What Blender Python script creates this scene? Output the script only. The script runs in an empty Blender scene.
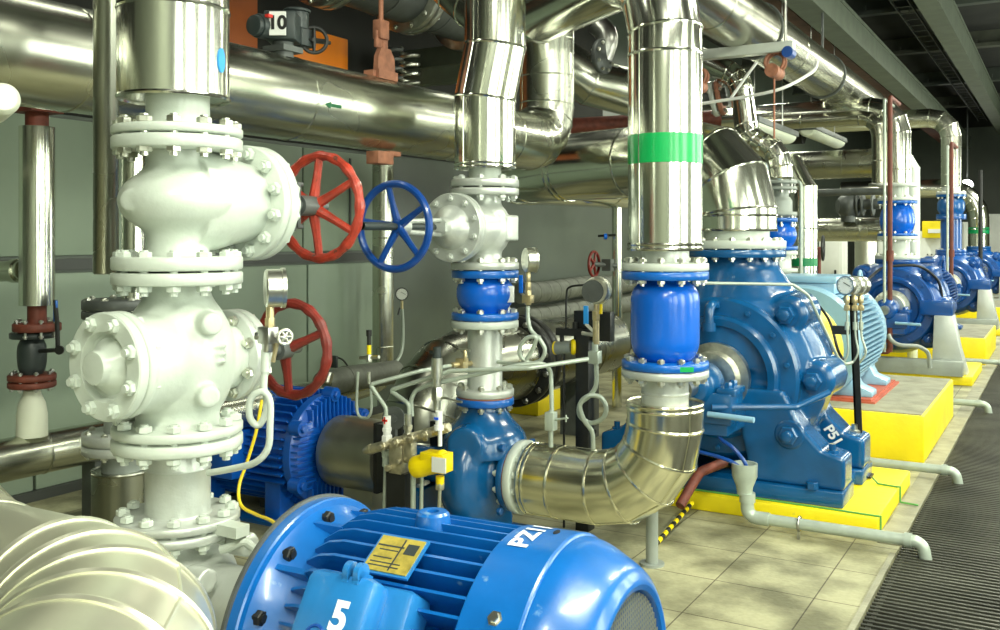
import bpy, bmesh, math, random
from mathutils import Vector, Matrix, Quaternion
random.seed(7)
PI = math.pi
SC = bpy.context.scene
COL = SC.collection
EYE = 1.6                       # lens height; everything is written relative to the lens, then lifted at the end
F, CX, HZ = 960.0, 500.0, 238.0
YAW = math.atan2(565.0, 960.0)
SN, CS = math.sin(YAW), math.cos(YAW)
UP = Vector((0, 0, 1)); XX = Vector((1, 0, 0)); YY = Vector((0, 1, 0))

def at(px, py, y=None, x=None, z=None, d=None):
    """the place whose sight line is (px, py), on a plane of the hall"""
    u = (px-CX)/F; v = (HZ-py)/F
    fx, fy = CS*u-SN, SN*u+CS
    if y is not None: d = y/fy
    elif x is not None: d = x/fx
    elif z is not None: d = z/v
    return Vector((fx*d, fy*d, v*d))

# ------------------------------------------------------------------ materials
MATS = {}
def mat(name, col, rough=.5, metal=0.0, var=.0, vscale=6.0, bump=.0, bscale=30.0, rvar=.0, coat=0.0, wear=None, emit=0.0, spec=.5, stretch=None):
    m = bpy.data.materials.new(name); m.use_nodes = True
    nt = m.node_tree; N = nt.nodes; L = nt.links
    b = N['Principled BSDF']
    b.inputs['Base Color'].default_value = (*col, 1); b.inputs['Roughness'].default_value = rough
    b.inputs['Metallic'].default_value = metal; b.inputs['Specular IOR Level'].default_value = spec
    if coat: b.inputs['Coat Weight'].default_value = coat; b.inputs['Coat Roughness'].default_value = .12
    if emit:
        b.inputs['Emission Color'].default_value = (*col, 1); b.inputs['Emission Strength'].default_value = emit
    tc = N.new('ShaderNodeTexCoord'); src = tc.outputs['Object']
    if stretch:
        mp = N.new('ShaderNodeMapping'); mp.inputs['Scale'].default_value = stretch; L.new(src, mp.inputs[0]); src = mp.outputs[0]
    def noise(s, det=None):
        det = (1.0 if metal > .6 else 4) if det is None else det
        n = N.new('ShaderNodeTexNoise'); n.inputs['Scale'].default_value = s; n.inputs['Detail'].default_value = det
        L.new(src, n.inputs['Vector']); return n
    if var or wear:
        n = noise(vscale)
        r = N.new('ShaderNodeValToRGB'); L.new(n.outputs['Fac'], r.inputs[0])
        r.color_ramp.elements[0].position = .3; r.color_ramp.elements[1].position = .7
        r.color_ramp.elements[0].color = tuple(max(0, c*(1-var)) for c in col)+(1,)
        r.color_ramp.elements[1].color = tuple(min(1, c*(1+var)) for c in col)+(1,)
        out = r.outputs[0]
        if wear:
            n2 = noise(wear[1], 6); r2 = N.new('ShaderNodeValToRGB'); L.new(n2.outputs['Fac'], r2.inputs[0])
            r2.color_ramp.elements[0].position = wear[2]; r2.color_ramp.elements[1].position = wear[2]+.06
            mx = N.new('ShaderNodeMixRGB'); L.new(r2.outputs[0], mx.inputs[0]); L.new(out, mx.inputs[1]); mx.inputs[2].default_value = (*wear[0], 1)
            out = mx.outputs[0]
        L.new(out, b.inputs['Base Color'])
    if rvar:
        n = noise(vscale*1.7); mr = N.new('ShaderNodeMapRange'); L.new(n.outputs['Fac'], mr.inputs[0])
        mr.inputs[1].default_value = .1; mr.inputs[2].default_value = .9
        mr.inputs[3].default_value = max(.02, rough-rvar); mr.inputs[4].default_value = min(1, rough+rvar)
        L.new(mr.outputs[0], b.inputs['Roughness'])
    if bump:
        n = noise(bscale); bp = N.new('ShaderNodeBump'); bp.inputs['Strength'].default_value = bump; bp.inputs['Distance'].default_value = .01
        L.new(n.outputs['Fac'], bp.inputs['Height']); L.new(bp.outputs[0], b.inputs['Normal'])
    MATS[name] = m
    return m

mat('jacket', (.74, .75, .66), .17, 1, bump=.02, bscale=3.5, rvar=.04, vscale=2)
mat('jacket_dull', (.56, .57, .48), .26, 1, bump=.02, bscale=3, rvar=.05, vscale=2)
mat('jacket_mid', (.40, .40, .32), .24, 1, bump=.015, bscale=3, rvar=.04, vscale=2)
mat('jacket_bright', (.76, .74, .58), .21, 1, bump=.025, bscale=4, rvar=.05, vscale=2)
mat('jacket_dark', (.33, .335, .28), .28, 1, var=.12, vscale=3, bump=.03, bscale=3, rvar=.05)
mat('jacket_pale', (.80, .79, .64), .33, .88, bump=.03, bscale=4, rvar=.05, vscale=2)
mat('pale_paint', (.56, .61, .545), .34, 0, var=.06, vscale=5, bump=.12, bscale=60, coat=.15)
mat('silver_paint', (.55, .58, .54), .34, .35, var=.08, vscale=6, bump=.15, bscale=70)
mat('grey_paint', (.30, .33, .30), .42, .1, var=.12, vscale=6, bump=.1, bscale=60)
mat('bright_blue', (.001, .115, .60), .25, 0, var=.10, vscale=5, coat=.2, bump=.06, bscale=50)
mat('flange_blue', (.002, .115, .48), .3, 0, var=.15, vscale=14, coat=.3)
mat('motor_blue', (.003, .118, .43), .30, 0, var=.12, vscale=7, coat=.35, bump=.05, bscale=40, wear=((.16, .32, .55), 16, .68))
mat('box_blue', (.014, .17, .47), .34, 0, var=.12, vscale=9, coat=.3, bump=.05, bscale=50)
mat('deep_blue', (.003, .08, .27), .30, 0, var=.2, vscale=6, coat=.4, bump=.08, bscale=40)
mat('pump_blue', (.003, .085, .245), .24, 0, var=.2, vscale=5, coat=.4, bump=.12, bscale=40)
mat('royal_blue', (.002, .070, .29), .3, 0, var=.15, vscale=5, coat=.4, bump=.1, bscale=40)
mat('rib_blue', (.003, .095, .48), .3, 0, var=.15, vscale=8, coat=.3)
mat('sky_blue', (.26, .46, .62), .38, 0, var=.08, vscale=6, coat=.2, bump=.05, bscale=40)
mat('wheel_blue', (.005, .06, .30), .28, 0, var=.2, vscale=14, coat=.4)
mat('wheel_red', (.38, .036, .018), .38, 0, var=.35, vscale=25, coat=.2, bump=.2, bscale=60, wear=((.10, .03, .02), 30, .62))
mat('wheel_maroon', (.17, .016, .010), .42, 0, var=.3, vscale=25, bump=.2, bscale=60)
mat('zinc', (.70, .70, .62), .30, 1, var=.15, vscale=30)
mat('steel', (.45, .45, .42), .32, 1, var=.15, vscale=20)
mat('tube_grey', (.46, .52, .45), .36, .3, var=.08, vscale=20)
mat('brass', (.62, .52, .30), .34, .8, var=.2, vscale=30)
mat('old_brass', (.50, .46, .33), .36, .75, var=.25, vscale=30)
mat('black', (.012, .013, .012), .4, 0, var=.2, vscale=10)
mat('guard', (.42, .42, .34), .34, .95, var=.2, vscale=6, bump=.1, bscale=20)
mat('black_iron', (.02, .021, .02), .42, .3, var=.3, vscale=10)
mat('gap_dark', (.02, .02, .018), .7)
mat('rust_gasket', (.35, .13, .05), .7)
mat('yellow', (.86, .68, .003), .5, 0, var=.10, vscale=4, bump=.2, bscale=25, wear=((.48, .40, .10), 9, .70))
mat('yellow_plastic', (.90, .68, .0), .38, 0)
mat('concrete', (.30, .29, .21), .8, 0, var=.22, vscale=7, bump=.4, bscale=40, wear=((.20, .19, .14), 5, .66))
mat('dial_white', (.85, .87, .82), .4)
mat('label_white', (.82, .83, .80), .5)
mat('ink_red', (.75, .03, .02), .5)
mat('ink_blue', (.01, .10, .80), .5)
mat('ink_green', (.0, .12, .035), .45)
mat('ink_black', (.01, .01, .01), .5)
mat('green_band', (.0, .40, .095), .3, 0, coat=.3)
mat('green_dark', (.0, .22, .07), .35)
mat('sky_mark', (.02, .30, .80), .4)
mat('painted_white', (.86, .88, .88), .5, 0, var=.06, vscale=60)
mat('rust_red', (.15, .035, .02), .6, 0, var=.3, vscale=20, bump=.2)
mat('rust_brown', (.32, .13, .075), .65, 0, var=.3, vscale=20, bump=.2)
mat('brick_red', (.46, .10, .055), .6, 0, var=.15, vscale=10)
mat('rod_brown', (.14, .035, .02), .6, 0, var=.3, vscale=10)
mat('orange', (.36, .085, .012), .6, 0, var=.15, vscale=3)
mat('orange_bright', (.95, .25, .008), .5, 0, var=.1, vscale=3)
mat('charcoal', (.03, .04, .04), .4, 0, var=.2, vscale=10)
mat('cast_grey', (.10, .11, .105), .45, .2, var=.2, vscale=10, bump=.1)
mat('white_cap', (.72, .74, .60), .5, 0, var=.05)
mat('tag_yellow', (.55, .43, .08), .38, .5, var=.30, vscale=40)
mat('hose_yellow', (.75, .55, .02), .45)
mat('cable_green', (.10, .35, .08), .5, 0)
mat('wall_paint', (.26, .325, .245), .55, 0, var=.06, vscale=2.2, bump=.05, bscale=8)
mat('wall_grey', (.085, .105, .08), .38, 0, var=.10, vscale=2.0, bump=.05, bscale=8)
mat('wall_trim', (.05, .055, .05), .5)
mat('pale_wall', (.20, .22, .17), .7)
mat('beam_green', (.095, .115, .08), .6, 0, var=.18, vscale=4, bump=.1)
mat('beam_dark', (.06, .072, .06), .55, .1, var=.2, vscale=4)
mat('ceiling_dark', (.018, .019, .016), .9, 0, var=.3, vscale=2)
mat('deck', (.07, .075, .055), .7, 0, var=.3, vscale=3)
mat('beam_rust', (.10, .042, .028), .7, 0, var=.3, vscale=5)
mat('diffuser', (.62, .66, .52), .35, 0, var=.05)
mat('lamp_glow', (1, 1, .95), .5, emit=30)
mat('cabinet_white', (.74, .76, .71), .5, 0, var=.04)
mat('grate', (.07, .07, .055), .5, .5, var=.45, vscale=2.5)
mat('pit', (.012, .012, .011), .9)
mat('grill', (.42, .43, .36), .4, .7)
mat('wrap', (.17, .18, .15), .55, .3, var=.25, vscale=9, bump=.6, bscale=14)
mat('daylight_pane', (.9, 1, .85), .3, emit=4)  # glow of the added, unseen windows
mat('window_frame', (.5, .5, .47), .5)
mat('tile_plain', (.4, .38, .28), .7)

def tile_material():
    m = bpy.data.materials.new('floor_tiles'); m.use_nodes = True
    nt = m.node_tree; N = nt.nodes; L = nt.links; b = N['Principled BSDF']; b.inputs['Roughness'].default_value = .55
    tc = N.new('ShaderNodeTexCoord'); mp = N.new('ShaderNodeMapping'); L.new(tc.outputs['Object'], mp.inputs[0])
    mp.inputs['Location'].default_value = (.06, .12, 0)
    br = N.new('ShaderNodeTexBrick'); L.new(mp.outputs[0], br.inputs[0]); br.offset = 0; br.inputs['Scale'].default_value = 1
    br.inputs['Brick Width'].default_value = .45; br.inputs['Row Height'].default_value = .45
    br.inputs['Mortar Size'].default_value = .0035; br.inputs['Mortar Smooth'].default_value = .2
    br.inputs['Color1'].default_value = (.45, .43, .275, 1); br.inputs['Color2'].default_value = (.385, .37, .24, 1); br.inputs['Mortar'].default_value = (.12, .10, .06, 1)
    n = N.new('ShaderNodeTexNoise'); n.inputs['Scale'].default_value = 3.5; n.inputs['Detail'].default_value = 8; L.new(tc.outputs['Object'], n.inputs[0])
    r = N.new('ShaderNodeValToRGB'); L.new(n.outputs['Fac'], r.inputs[0]); r.color_ramp.elements[0].position = .35; r.color_ramp.elements[1].position = .62
    r.color_ramp.elements[0].color = (.42, .42, .38, 1); r.color_ramp.elements[1].color = (1.12, 1.12, 1.08, 1)
    n3 = N.new('ShaderNodeTexNoise'); n3.inputs['Scale'].default_value = 40; n3.inputs['Detail'].default_value = 3; L.new(tc.outputs['Object'], n3.inputs[0])
    r3 = N.new('ShaderNodeValToRGB'); L.new(n3.outputs['Fac'], r3.inputs[0]); r3.color_ramp.elements[0].color = (.72, .72, .7, 1); r3.color_ramp.elements[1].color = (1.12, 1.12, 1.12, 1)
    mx = N.new('ShaderNodeMixRGB'); mx.blend_type = 'MULTIPLY'; mx.inputs[0].default_value = 1; L.new(br.outputs[0], mx.inputs[1]); L.new(r.outputs[0], mx.inputs[2])
    my = N.new('ShaderNodeMixRGB'); my.blend_type = 'MULTIPLY'; my.inputs[0].default_value = .8; L.new(mx.outputs[0], my.inputs[1]); L.new(r3.outputs[0], my.inputs[2])
    L.new(my.outputs[0], b.inputs['Base Color'])
    bp = N.new('ShaderNodeBump'); bp.inputs['Strength'].default_value = .25; bp.inputs['Distance'].default_value = .01; L.new(n3.outputs['Fac'], bp.inputs['Height']); L.new(bp.outputs[0], b.inputs['Normal'])
    MATS['floor_tiles'] = m
tile_material()

# ------------------------------------------------------------------ mesh helpers
def frame(axis):
    w = Vector(axis).normalized()
    a = UP if abs(w.z) < .9 else YY
    u = a.cross(w).normalized(); v = w.cross(u)
    return u, v, w

def fillet(path, R, n=8):
    path = [Vector(p) for p in path]
    out = [path[0]]
    for i in range(1, len(path)-1):
        a, b, c = path[i-1], path[i], path[i+1]
        d1 = (a-b); d2 = (c-b); l1, l2 = d1.length, d2.length; d1.normalize(); d2.normalize()
        ang = d1.angle(d2)
        if ang > PI-.02: out.append(b); continue
        t = min(R/math.tan(ang/2), l1*.49 if i > 1 else l1*.98, l2*.49 if i < len(path)-2 else l2*.98); r = t*math.tan(ang/2)
        p1 = b+d1*t; cen = b+(d1+d2).normalized()*(r/math.sin(ang/2))
        v1 = p1-cen; ax = d1.cross(d2).normalized(); tot = PI-ang
        for k in range(n+1):
            q = Quaternion(ax, -tot*k/n) @ v1
            out.append(cen+q)
    out.append(path[-1])
    return out

class MB:
    def __init__(s): s.bm = bmesh.new()
    def box(s, c, size, rot=None):
        M = Matrix.Translation(Vector(c)) @ (rot.to_4x4() if rot else Matrix()) @ Matrix.Diagonal((*size, 1))
        bmesh.ops.create_cube(s.bm, size=1, matrix=M); return s
    def span(s, a, b):
        a = Vector(a); b = Vector(b); return s.box((a+b)/2, [abs(q) for q in (b-a)])
    def lathe(s, o, axis, prof, seg=40, squash=None):
        """prof: list of (t along axis, radius)"""
        o = Vector(o); u, v, w = frame(axis); rings = []
        for t, r in prof:
            if r < 1e-5: rings.append([s.bm.verts.new(o+w*t)])
            else:
                rings.append([s.bm.verts.new(o+w*t+(u*math.cos(2*PI*k/seg)*(squash[0] if squash else 1)+v*math.sin(2*PI*k/seg)*(squash[1] if squash else 1))*r) for k in range(seg)])
        for A, B in zip(rings, rings[1:]):
            if len(A) == 1 and len(B) == 1: continue
            for k in range(seg):
                j = (k+1) % seg
                if len(A) == 1: s.bm.faces.new((A[0], B[k], B[j]))
                elif len(B) == 1: s.bm.faces.new((A[k], A[j], B[0]))
                else: s.bm.faces.new((A[k], A[j], B[j], B[k]))
        if len(rings[0]) > 1: s.bm.faces.new(rings[0][::-1])
        if len(rings[-1]) > 1: s.bm.faces.new(rings[-1])
        return s
    def cyl(s, a, b, r, seg=24, r2=None):
        a = Vector(a); b = Vector(b); L = (b-a).length
        return s.lathe(a, b-a, [(0, r), (L, r if r2 is None else r2)], seg)
    def torus(s, c, axis, R, r, seg=48, sub=10, arc=None, wav=None, u0=None):
        c = Vector(c); u, v, w = frame(axis); rings = []
        n = seg if arc is None else seg+1
        for k in range(n):
            a = 2*PI*k/seg if arc is None else arc[0]+(arc[1]-arc[0])*k/seg
            d = u*math.cos(a)+v*math.sin(a); rr = r; RR = R
            if wav: rr = r*(1+wav[1]*math.cos(a*wav[0]))
            rings.append([s.bm.verts.new(c+d*(RR+rr*math.cos(2*PI*q/sub))+w*rr*math.sin(2*PI*q/sub)) for q in range(sub)])
        for i in range(n if arc is None else n-1):
            A, B = rings[i], rings[(i+1) % n]
            for q in range(sub):
                p = (q+1) % sub
                s.bm.faces.new((A[q], B[q], B[p], A[p]))
        if arc is not None:
            s.bm.faces.new(rings[0][::-1]); s.bm.faces.new(rings[-1])
        return s
    def sweep(s, path, r, seg=16, bead=0, endbead=False, lseam=None, cap=True, radii=None):
        path = [Vector(p) for p in path]
        path = [p for i, p in enumerate(path) if i == 0 or (p-path[i-1]).length > 1e-6]
        D = [(path[i+1]-path[i]).normalized() for i in range(len(path)-1)]
        u, v, w = frame(D[0]); rings = []
        ring = [path[0]+(u*math.cos(2*PI*k/seg)+v*math.sin(2*PI*k/seg))*r for k in range(seg)]
        pts = [ring]
        for i in range(1, len(path)):
            d = D[i-1]; n = (d+D[i]).normalized() if i < len(D) else d
            ring = [q+d*((path[i]-q).dot(n)/d.dot(n)) for q in ring]
            pts.append(ring)
        if radii:
            pts = [[path[i]+(q-path[i])*(radii[i]/r) for q in R] for i, R in enumerate(pts)]
        rings = [[s.bm.verts.new(q) for q in R] for R in pts]
        for A, B in zip(rings, rings[1:]):
            for k in range(seg):
                j = (k+1) % seg; s.bm.faces.new((A[k], A[j], B[j], B[k]))
        if cap: s.bm.faces.new(rings[0][::-1]); s.bm.faces.new(rings[-1])
        if bead:
            for i in range(len(path)):
                if (0 < i < len(path)-1) or endbead:
                    R = pts[i]; c = path[i]; m = len(R); rr = []
                    dd = D[min(i, len(D)-1)] if i == 0 or i == len(path)-1 else (D[i-1]+D[i]).normalized()
                    for k in range(m):
                        o = (R[k]-c).normalized()
                        rr.append([s.bm.verts.new(R[k]+o*bead*.8*math.cos(2*PI*q/6)+dd*bead*1.3*math.sin(2*PI*q/6)) for q in range(6)])
                    for k in range(m):
                        A, B = rr[k], rr[(k+1) % m]
                        for q in range(6):
                            p = (q+1) % 6; s.bm.faces.new((A[q], B[q], B[p], A[p]))
        if lseam is not None:
            for k in (lseam if isinstance(lseam, (list, tuple)) else [lseam]):
                line = [R[k % seg] for R in pts]
                for a, b in zip(line, line[1:]):
                    if (b-a).length > .01: s.cyl(a, b, .0045, 6)
        return s
    def hexa(s, o, axis, r, h):
        return s.lathe(o, axis, [(0, r), (h*.85, r), (h, r*.86)], 6)
    def poly(s, pts, d):
        """closed flat outline swept by the vector d"""
        A = [s.bm.verts.new(Vector(p)) for p in pts]; B = [s.bm.verts.new(Vector(p)+Vector(d)) for p in pts]
        n = len(pts); s.bm.faces.new(A[::-1]); s.bm.faces.new(B)
        for k in range(n): s.bm.faces.new((A[k], A[(k+1) % n], B[(k+1) % n], B[k]))
        return s
    def build(s, name, material, parent=None, local=False, bevel=0, remesh=0, smooth=0, angle=35, at0=None):
        me = bpy.data.meshes.new(name)
        bmesh.ops.recalc_face_normals(s.bm, faces=s.bm.faces)
        s.bm.to_mesh(me); s.bm.free()
        root = parent
        while root is not None and root.parent is not None: root = root.parent
        if root is not None and not local: me.transform((Matrix.Translation(root.location) @ root.rotation_euler.to_matrix().to_4x4()).inverted())
        o = bpy.data.objects.new(name, me); COL.objects.link(o)
        me.materials.append(MATS[material])
        if bevel:
            md = o.modifiers.new('b', 'BEVEL'); md.width = bevel; md.segments = 2; md.limit_method = 'ANGLE'; md.angle_limit = math.radians(40)
        if remesh:
            md = o.modifiers.new('r', 'REMESH'); md.mode = 'VOXEL'; md.voxel_size = remesh
            if smooth:
                md = o.modifiers.new('s', 'SMOOTH'); md.iterations = smooth; md.factor = .5
        if bevel or remesh:
            bpy.context.view_layer.update()
            dg = bpy.context.evaluated_depsgraph_get()
            me2 = bpy.data.meshes.new_from_object(o.evaluated_get(dg)); o.modifiers.clear(); o.data = me2; bpy.data.meshes.remove(me); me = me2; me.name = name
            if not me.materials: me.materials.append(MATS[material])
        me.polygons.foreach_set('use_smooth', [True]*len(me.polygons))
        me.set_sharp_from_angle(angle=math.radians(180 if remesh else angle))
        if parent is not None: o.parent = parent
        return o

def thing(name, label, cat, loc=(0, 0, 0), rz=0, group=None):
    o = bpy.data.objects.new(name, None); o.empty_display_size = .1; COL.objects.link(o)
    o.location = loc; o.rotation_euler = (0, 0, rz); o['label'] = label; o['category'] = cat
    if group: o['group'] = group
    return o
def tag(o, label, cat, group=None, kind=None):
    o['label'] = label; o['category'] = cat
    if group: o['group'] = group
    if kind: o['kind'] = kind
    return o
def struct(o, label=None, cat=None):
    o['kind'] = 'structure'
    if label: o['label'] = label
    if cat: o['category'] = cat
    return o
def dup(root, loc, label, group=None, rz=None):
    r = root.copy(); COL.objects.link(r); r.location = loc; r['label'] = label
    if rz is not None: r.rotation_euler = (0, 0, rz)
    if group: r['group'] = group
    for ch in list(root.children):
        c = ch.copy(); COL.objects.link(c); c.parent = r
        for g in list(ch.children):
            d = g.copy(); COL.objects.link(d); d.parent = c
    return r

BOLT = {}
def bolts(parent, c, axis, Rb, n, thick, size, material='zinc', ph=.5, only=None, name='bolt', local=False):
    """n bolts round a flange pair whose middle is c; head on one side, nut on the other"""
    key = (round(thick, 4), round(size, 4), material)
    if key not in BOLT:
        m = MB(); h = size*.8
        m.hexa((0, 0, thick/2), UP, size, h); m.hexa((0, 0, -thick/2), -UP, size, h)
        m.cyl((0, 0, -thick/2-h-size*.5), (0, 0, thick/2+h*1.3), size*.55, 10)
        o = m.build('bolt', material, None); BOLT[key] = o.data; bpy.data.objects.remove(o)
    u, v, w = frame(axis); q = w.to_track_quat('Z', 'Y')
    root = parent
    while root.parent is not None: root = root.parent
    M = Matrix() if local else (Matrix.Translation(root.location) @ root.rotation_euler.to_matrix().to_4x4()).inverted()
    for k in range(n):
        a = 2*PI*(k+ph)/n
        d = u*math.cos(a)+v*math.sin(a)
        if only and not only(d): continue
        o = bpy.data.objects.new(name, BOLT[key]); COL.objects.link(o); o.parent = parent
        mt = M @ Matrix.LocRotScale(Vector(c)+d*Rb, q @ Quaternion((0, 0, 1), a), None)
        o.location = mt.to_translation(); o.rotation_euler = mt.to_euler()

def disc(parent, a, b, R, material, name='flange', seg=56, local=False):
    a = Vector(a); b = Vector(b); t = (b-a).length; e = min(.004, t*.15)
    return MB().lathe(a, b-a, [(0, R-e), (e, R), (t-e, R), (t, R-e)], seg).build(name, material, parent, local=local, angle=50)

def wheel(parent, c, axis, R, rr, material, n=5, wav=None, ph=0.0, dish=.0, hub=.16, name='handwheel'):
    c = Vector(c); u, v, w = frame(axis)
    rim = MB().torus(c, axis, R, rr, 72, 10, wav=wav).build(name, material, parent)
    hb = c-w*dish
    MB().lathe(hb-w*R*.10, w, [(0, R*hub*.8), (R*.03, R*hub), (R*.17, R*hub), (R*.2, R*hub*.8)], 20).build('hub', material, rim)
    for k in range(n):
        a = 2*PI*k/n+ph; d = u*math.cos(a)+v*math.sin(a)
        MB().sweep([hb+d*R*hub*.7, hb*.45+(c)*.55+d*R*.55, c+d*R*.985], rr*.82, 8, radii=[rr*1.15, rr*.85, rr*.82]).build('spoke', material, rim)
    return rim

def gauge(parent, c, face, R, depth, case='zinc', dial=True):
    c = Vector(c); f = Vector(face).normalized()
    o = MB().lathe(c-f*depth/2, f, [(0, R*.92), (depth*.08, R), (depth*.78, R), (depth*.80, R*1.06), (depth, R*1.06), (depth, R*.93), (depth*.88, R*.93)], 32).build('gauge_case', case, parent)
    if dial:
        MB().lathe(c+f*depth*.40, f, [(0, R*.90), (.0015, R*.90)], 32).build('dial', 'dial_white', o)
        u, v, w = frame(f)
        m = MB()
        m.box(c+f*(depth*.40+.003)+(u*.45+v*.25)*R*.5, (R*.05, R*.05, R*.9), Matrix((u, v, w)).transposed().to_3x3() @ Matrix.Rotation(1.1, 3, 'Z') @ Matrix.Rotation(PI/2, 3, 'X'))
        for k in range(11):
            a = -.8+k*(PI+1.6)/10
            m.cyl(c+f*(depth*.40+.002)+(u*math.cos(a)+v*math.sin(a))*R*.78, c+f*(depth*.40+.004)+(u*math.cos(a)+v*math.sin(a))*R*.78, R*.04, 6)
        m.build('needle_and_marks', 'ink_black', o)
    return o

def text_mesh(txt, size, bold=.0, extrude=.0):
    cu = bpy.data.curves.new('lettering', 'FONT'); cu.body = txt; cu.size = size; cu.offset = bold; cu.extrude = extrude
    cu.align_x = 'CENTER'; cu.align_y = 'CENTER'
    o = bpy.data.objects.new('lettering', cu); COL.objects.link(o); bpy.context.view_layer.update()
    me = bpy.data.meshes.new_from_object(o.evaluated_get(bpy.context.evaluated_depsgraph_get()))
    bpy.data.objects.remove(o); return me
def place_text(txt, size, M, material, parent, name='lettering', bold=.0, ex=.0008):
    me = text_mesh(txt, size, bold, ex); me.transform(M); me.materials.clear(); me.materials.append(MATS[material])
    o = bpy.data.objects.new(name, me); COL.objects.link(o); o.parent = parent; return o

# ================================================================== THE SETTING
FL = -EYE
WX = -5.45
struct(MB().span((WX-.2, -3, FL-.2), (-.74, 34, FL)).build('floor', 'floor_tiles'))
struct(MB().span((-.765, -3, FL-.001), (-.738, 5.2, FL+.006)).span((-.85, 5.35, FL-.001), (-.738, 34, FL+.006)).build('trim_1', 'concrete'))
struct(MB().span((-.738, -3, FL-.5), (3.0, 34, FL-.35)).build('floor_pit', 'pit'))
m = MB(); y = 1.0
while y < 27:
    m.box((.93, y, FL-.02), (3.32, .018, .04)); y += .045
for x in (-.70, -.1, .5, 1.1, 1.7, 2.3): m.box((x, 14, FL-.03), (.02, 27, .05))
struct(m.build('floor_grating', 'grate'))
struct(MB().span((WX-.2, -3, FL), (WX, 34, 3.5)).build('wall_left', 'wall_grey'))
struct(MB().span((WX-.2, 33.8, FL), (3.2, 34, 3.5)).build('wall_back', 'wall_grey'))
struct(MB().span((WX-.2, -3.2, FL), (3.2, -3, 3.5)).build('wall_front', 'pale_wall'))
struct(MB().span((3.0, -3, FL-.5), (3.2, 34, 3.5)).build('wall_right', 'pale_wall'))
struct(MB().span((WX-.2, -3.2, 3.5), (3.2, 34, 3.7)).build('ceiling', 'ceiling_dark'))
# painted panels and ledges of the left wall
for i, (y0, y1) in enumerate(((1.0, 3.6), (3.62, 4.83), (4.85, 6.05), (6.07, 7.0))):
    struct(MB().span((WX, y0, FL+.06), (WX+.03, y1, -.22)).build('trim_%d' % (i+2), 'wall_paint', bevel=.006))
struct(MB().span((WX, .5, -.20), (WX+.05, 7.1, -.13)).build('trim_6', 'wall_trim'))
struct(MB().span((WX, .5, FL+.0), (WX+.06, 16, FL+.06)).build('baseboard_left', 'wall_trim'))
for i, (y0, y1) in enumerate(((1.2, 3.6), (3.62, 6.0), (6.02, 7.1))):
    struct(MB().span((WX, y0, -.11), (WX+.025, y1, .75)).build('trim_%d' % (i+7), 'wall_paint', bevel=.005))
# ceiling steel
def beam(name, x0, x1, z0, z1, mt, label):
    m = MB(); w = (x1-x0); t = .05
    m.span((x0, -2, z0), (x1, 30, z0+t)); m.span((x0, -2, z1-t), (x1, 30, z1))
    m.span((x1-t, -2, z0+t), (x1-.012, 30, z1-t)); m.span((x0+.012, -2, z0+t), (x0+t, 30, z1-t))
    o = m.build(name, mt); return tag(o, label, 'beam')
beam('ceiling_beam', -2.58, -2.29, 2.5, 2.86, 'beam_green', 'broad grey-green steel box beam running along the ceiling beside the insulated overhead pipe')
beam('ceiling_beam', -1.54, -1.29, 2.8, 3.22, 'beam_green', 'narrower grey-green steel beam along the ceiling nearer the right edge of the photo')
tag(MB().span((-2.98, -2, 2.62), (-2.72, 30, 2.72)).span((-2.87, -2, 2.72), (-2.83, 30, 3.0)).build('ceiling_rail', 'beam_rust'), 'rust-brown steel rail along the ceiling, left of the broad grey-green beam', 'beam')
names = [(3.3, 2.98, 'deck', .30), (6.4, 3.0, 'beam_dark', .12), (9.0, 3.0, 'deck', .14), (11.6, 3.0, 'beam_rust', .2), (14.6, 3.0, 'beam_dark', .16), (18.0, 3.0, 'deck', .2), (22.0, 3.0, 'beam_dark', .2), (26.0, 3.0, 'deck', .2)]
for i, (yy, zz, mt, w) in enumerate(names):
    m = MB().span((-5.3, yy, zz+.22), (2.9, yy+w, zz+.28)).span((-5.3, yy+w/2-.015, zz+.28), (2.9, yy+w/2+.015, 3.5))
    for k in range(14): m.box((-4.9+k*.6, yy+w/2, zz+.32), (.04, w*.8, .08))
    tag(m.build('ceiling_joist', mt), 'dark cross joist spanning the shadowed ceiling above the long beams', 'joist', 'cross joists under the ceiling')
for i, (x, lab) in enumerate(((-1.95, 'dark cable tray under the ceiling, between the two long beams'),)):
    m = MB()
    m.span((x, 2, 3.05), (x+.01, 28, 3.10)); m.span((x+.2, 2, 3.05), (x+.21, 28, 3.10))
    for k in range(60): m.span((x, 2+k*.43, 3.05), (x+.21, 2.03+k*.43, 3.06))
    for k in range(9): m.span((x+.1, 2.2+k*3, 3.10), (x+.11, 2.22+k*3, 3.5))
    tag(m.build('cable_tray', 'beam_dark'), lab, 'cable tray')

# ------------------------------------------------------------------ added unseen windows for reflection streaks, and added lights (behind and beside the lens)
for i, yy in enumerate((-1.2, 1.2, 3.6, 6.6, 9.6, 13.0, 17.0, 22.0)):
    f = MB().span((2.94, yy-.62, -.55), (3.0, yy+.62, -.48)).span((2.94, yy-.62, 1.95), (3.0, yy+.62, 2.02)).span((2.94, yy-.62, -.48), (3.0, yy-.55, 1.95)).span((2.94, yy+.55, -.48), (3.0, yy+.62, 1.95)).span((2.95, yy-.02, -.48), (3.0, yy+.02, 1.95)).build('window_%d' % (i+1), 'window_frame')  # unseen window frames, added so the metal jackets catch bright streaks
    struct(f); MB().span((2.975, yy-.55, -.48), (2.985, yy+.55, 1.95)).build('pane', 'daylight_pane', f)  # added pane that glows like daylight
def area(name, loc, rot, sx, sy, power, col=(.97, 1, .86)):
    l = bpy.data.lights.new(name, 'AREA'); l.shape = 'RECTANGLE'; l.size = sx; l.size_y = sy; l.energy = power; l.color = col
    o = bpy.data.objects.new(name, l); COL.objects.link(o); o.location = loc; o.rotation_euler = rot; return o
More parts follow.
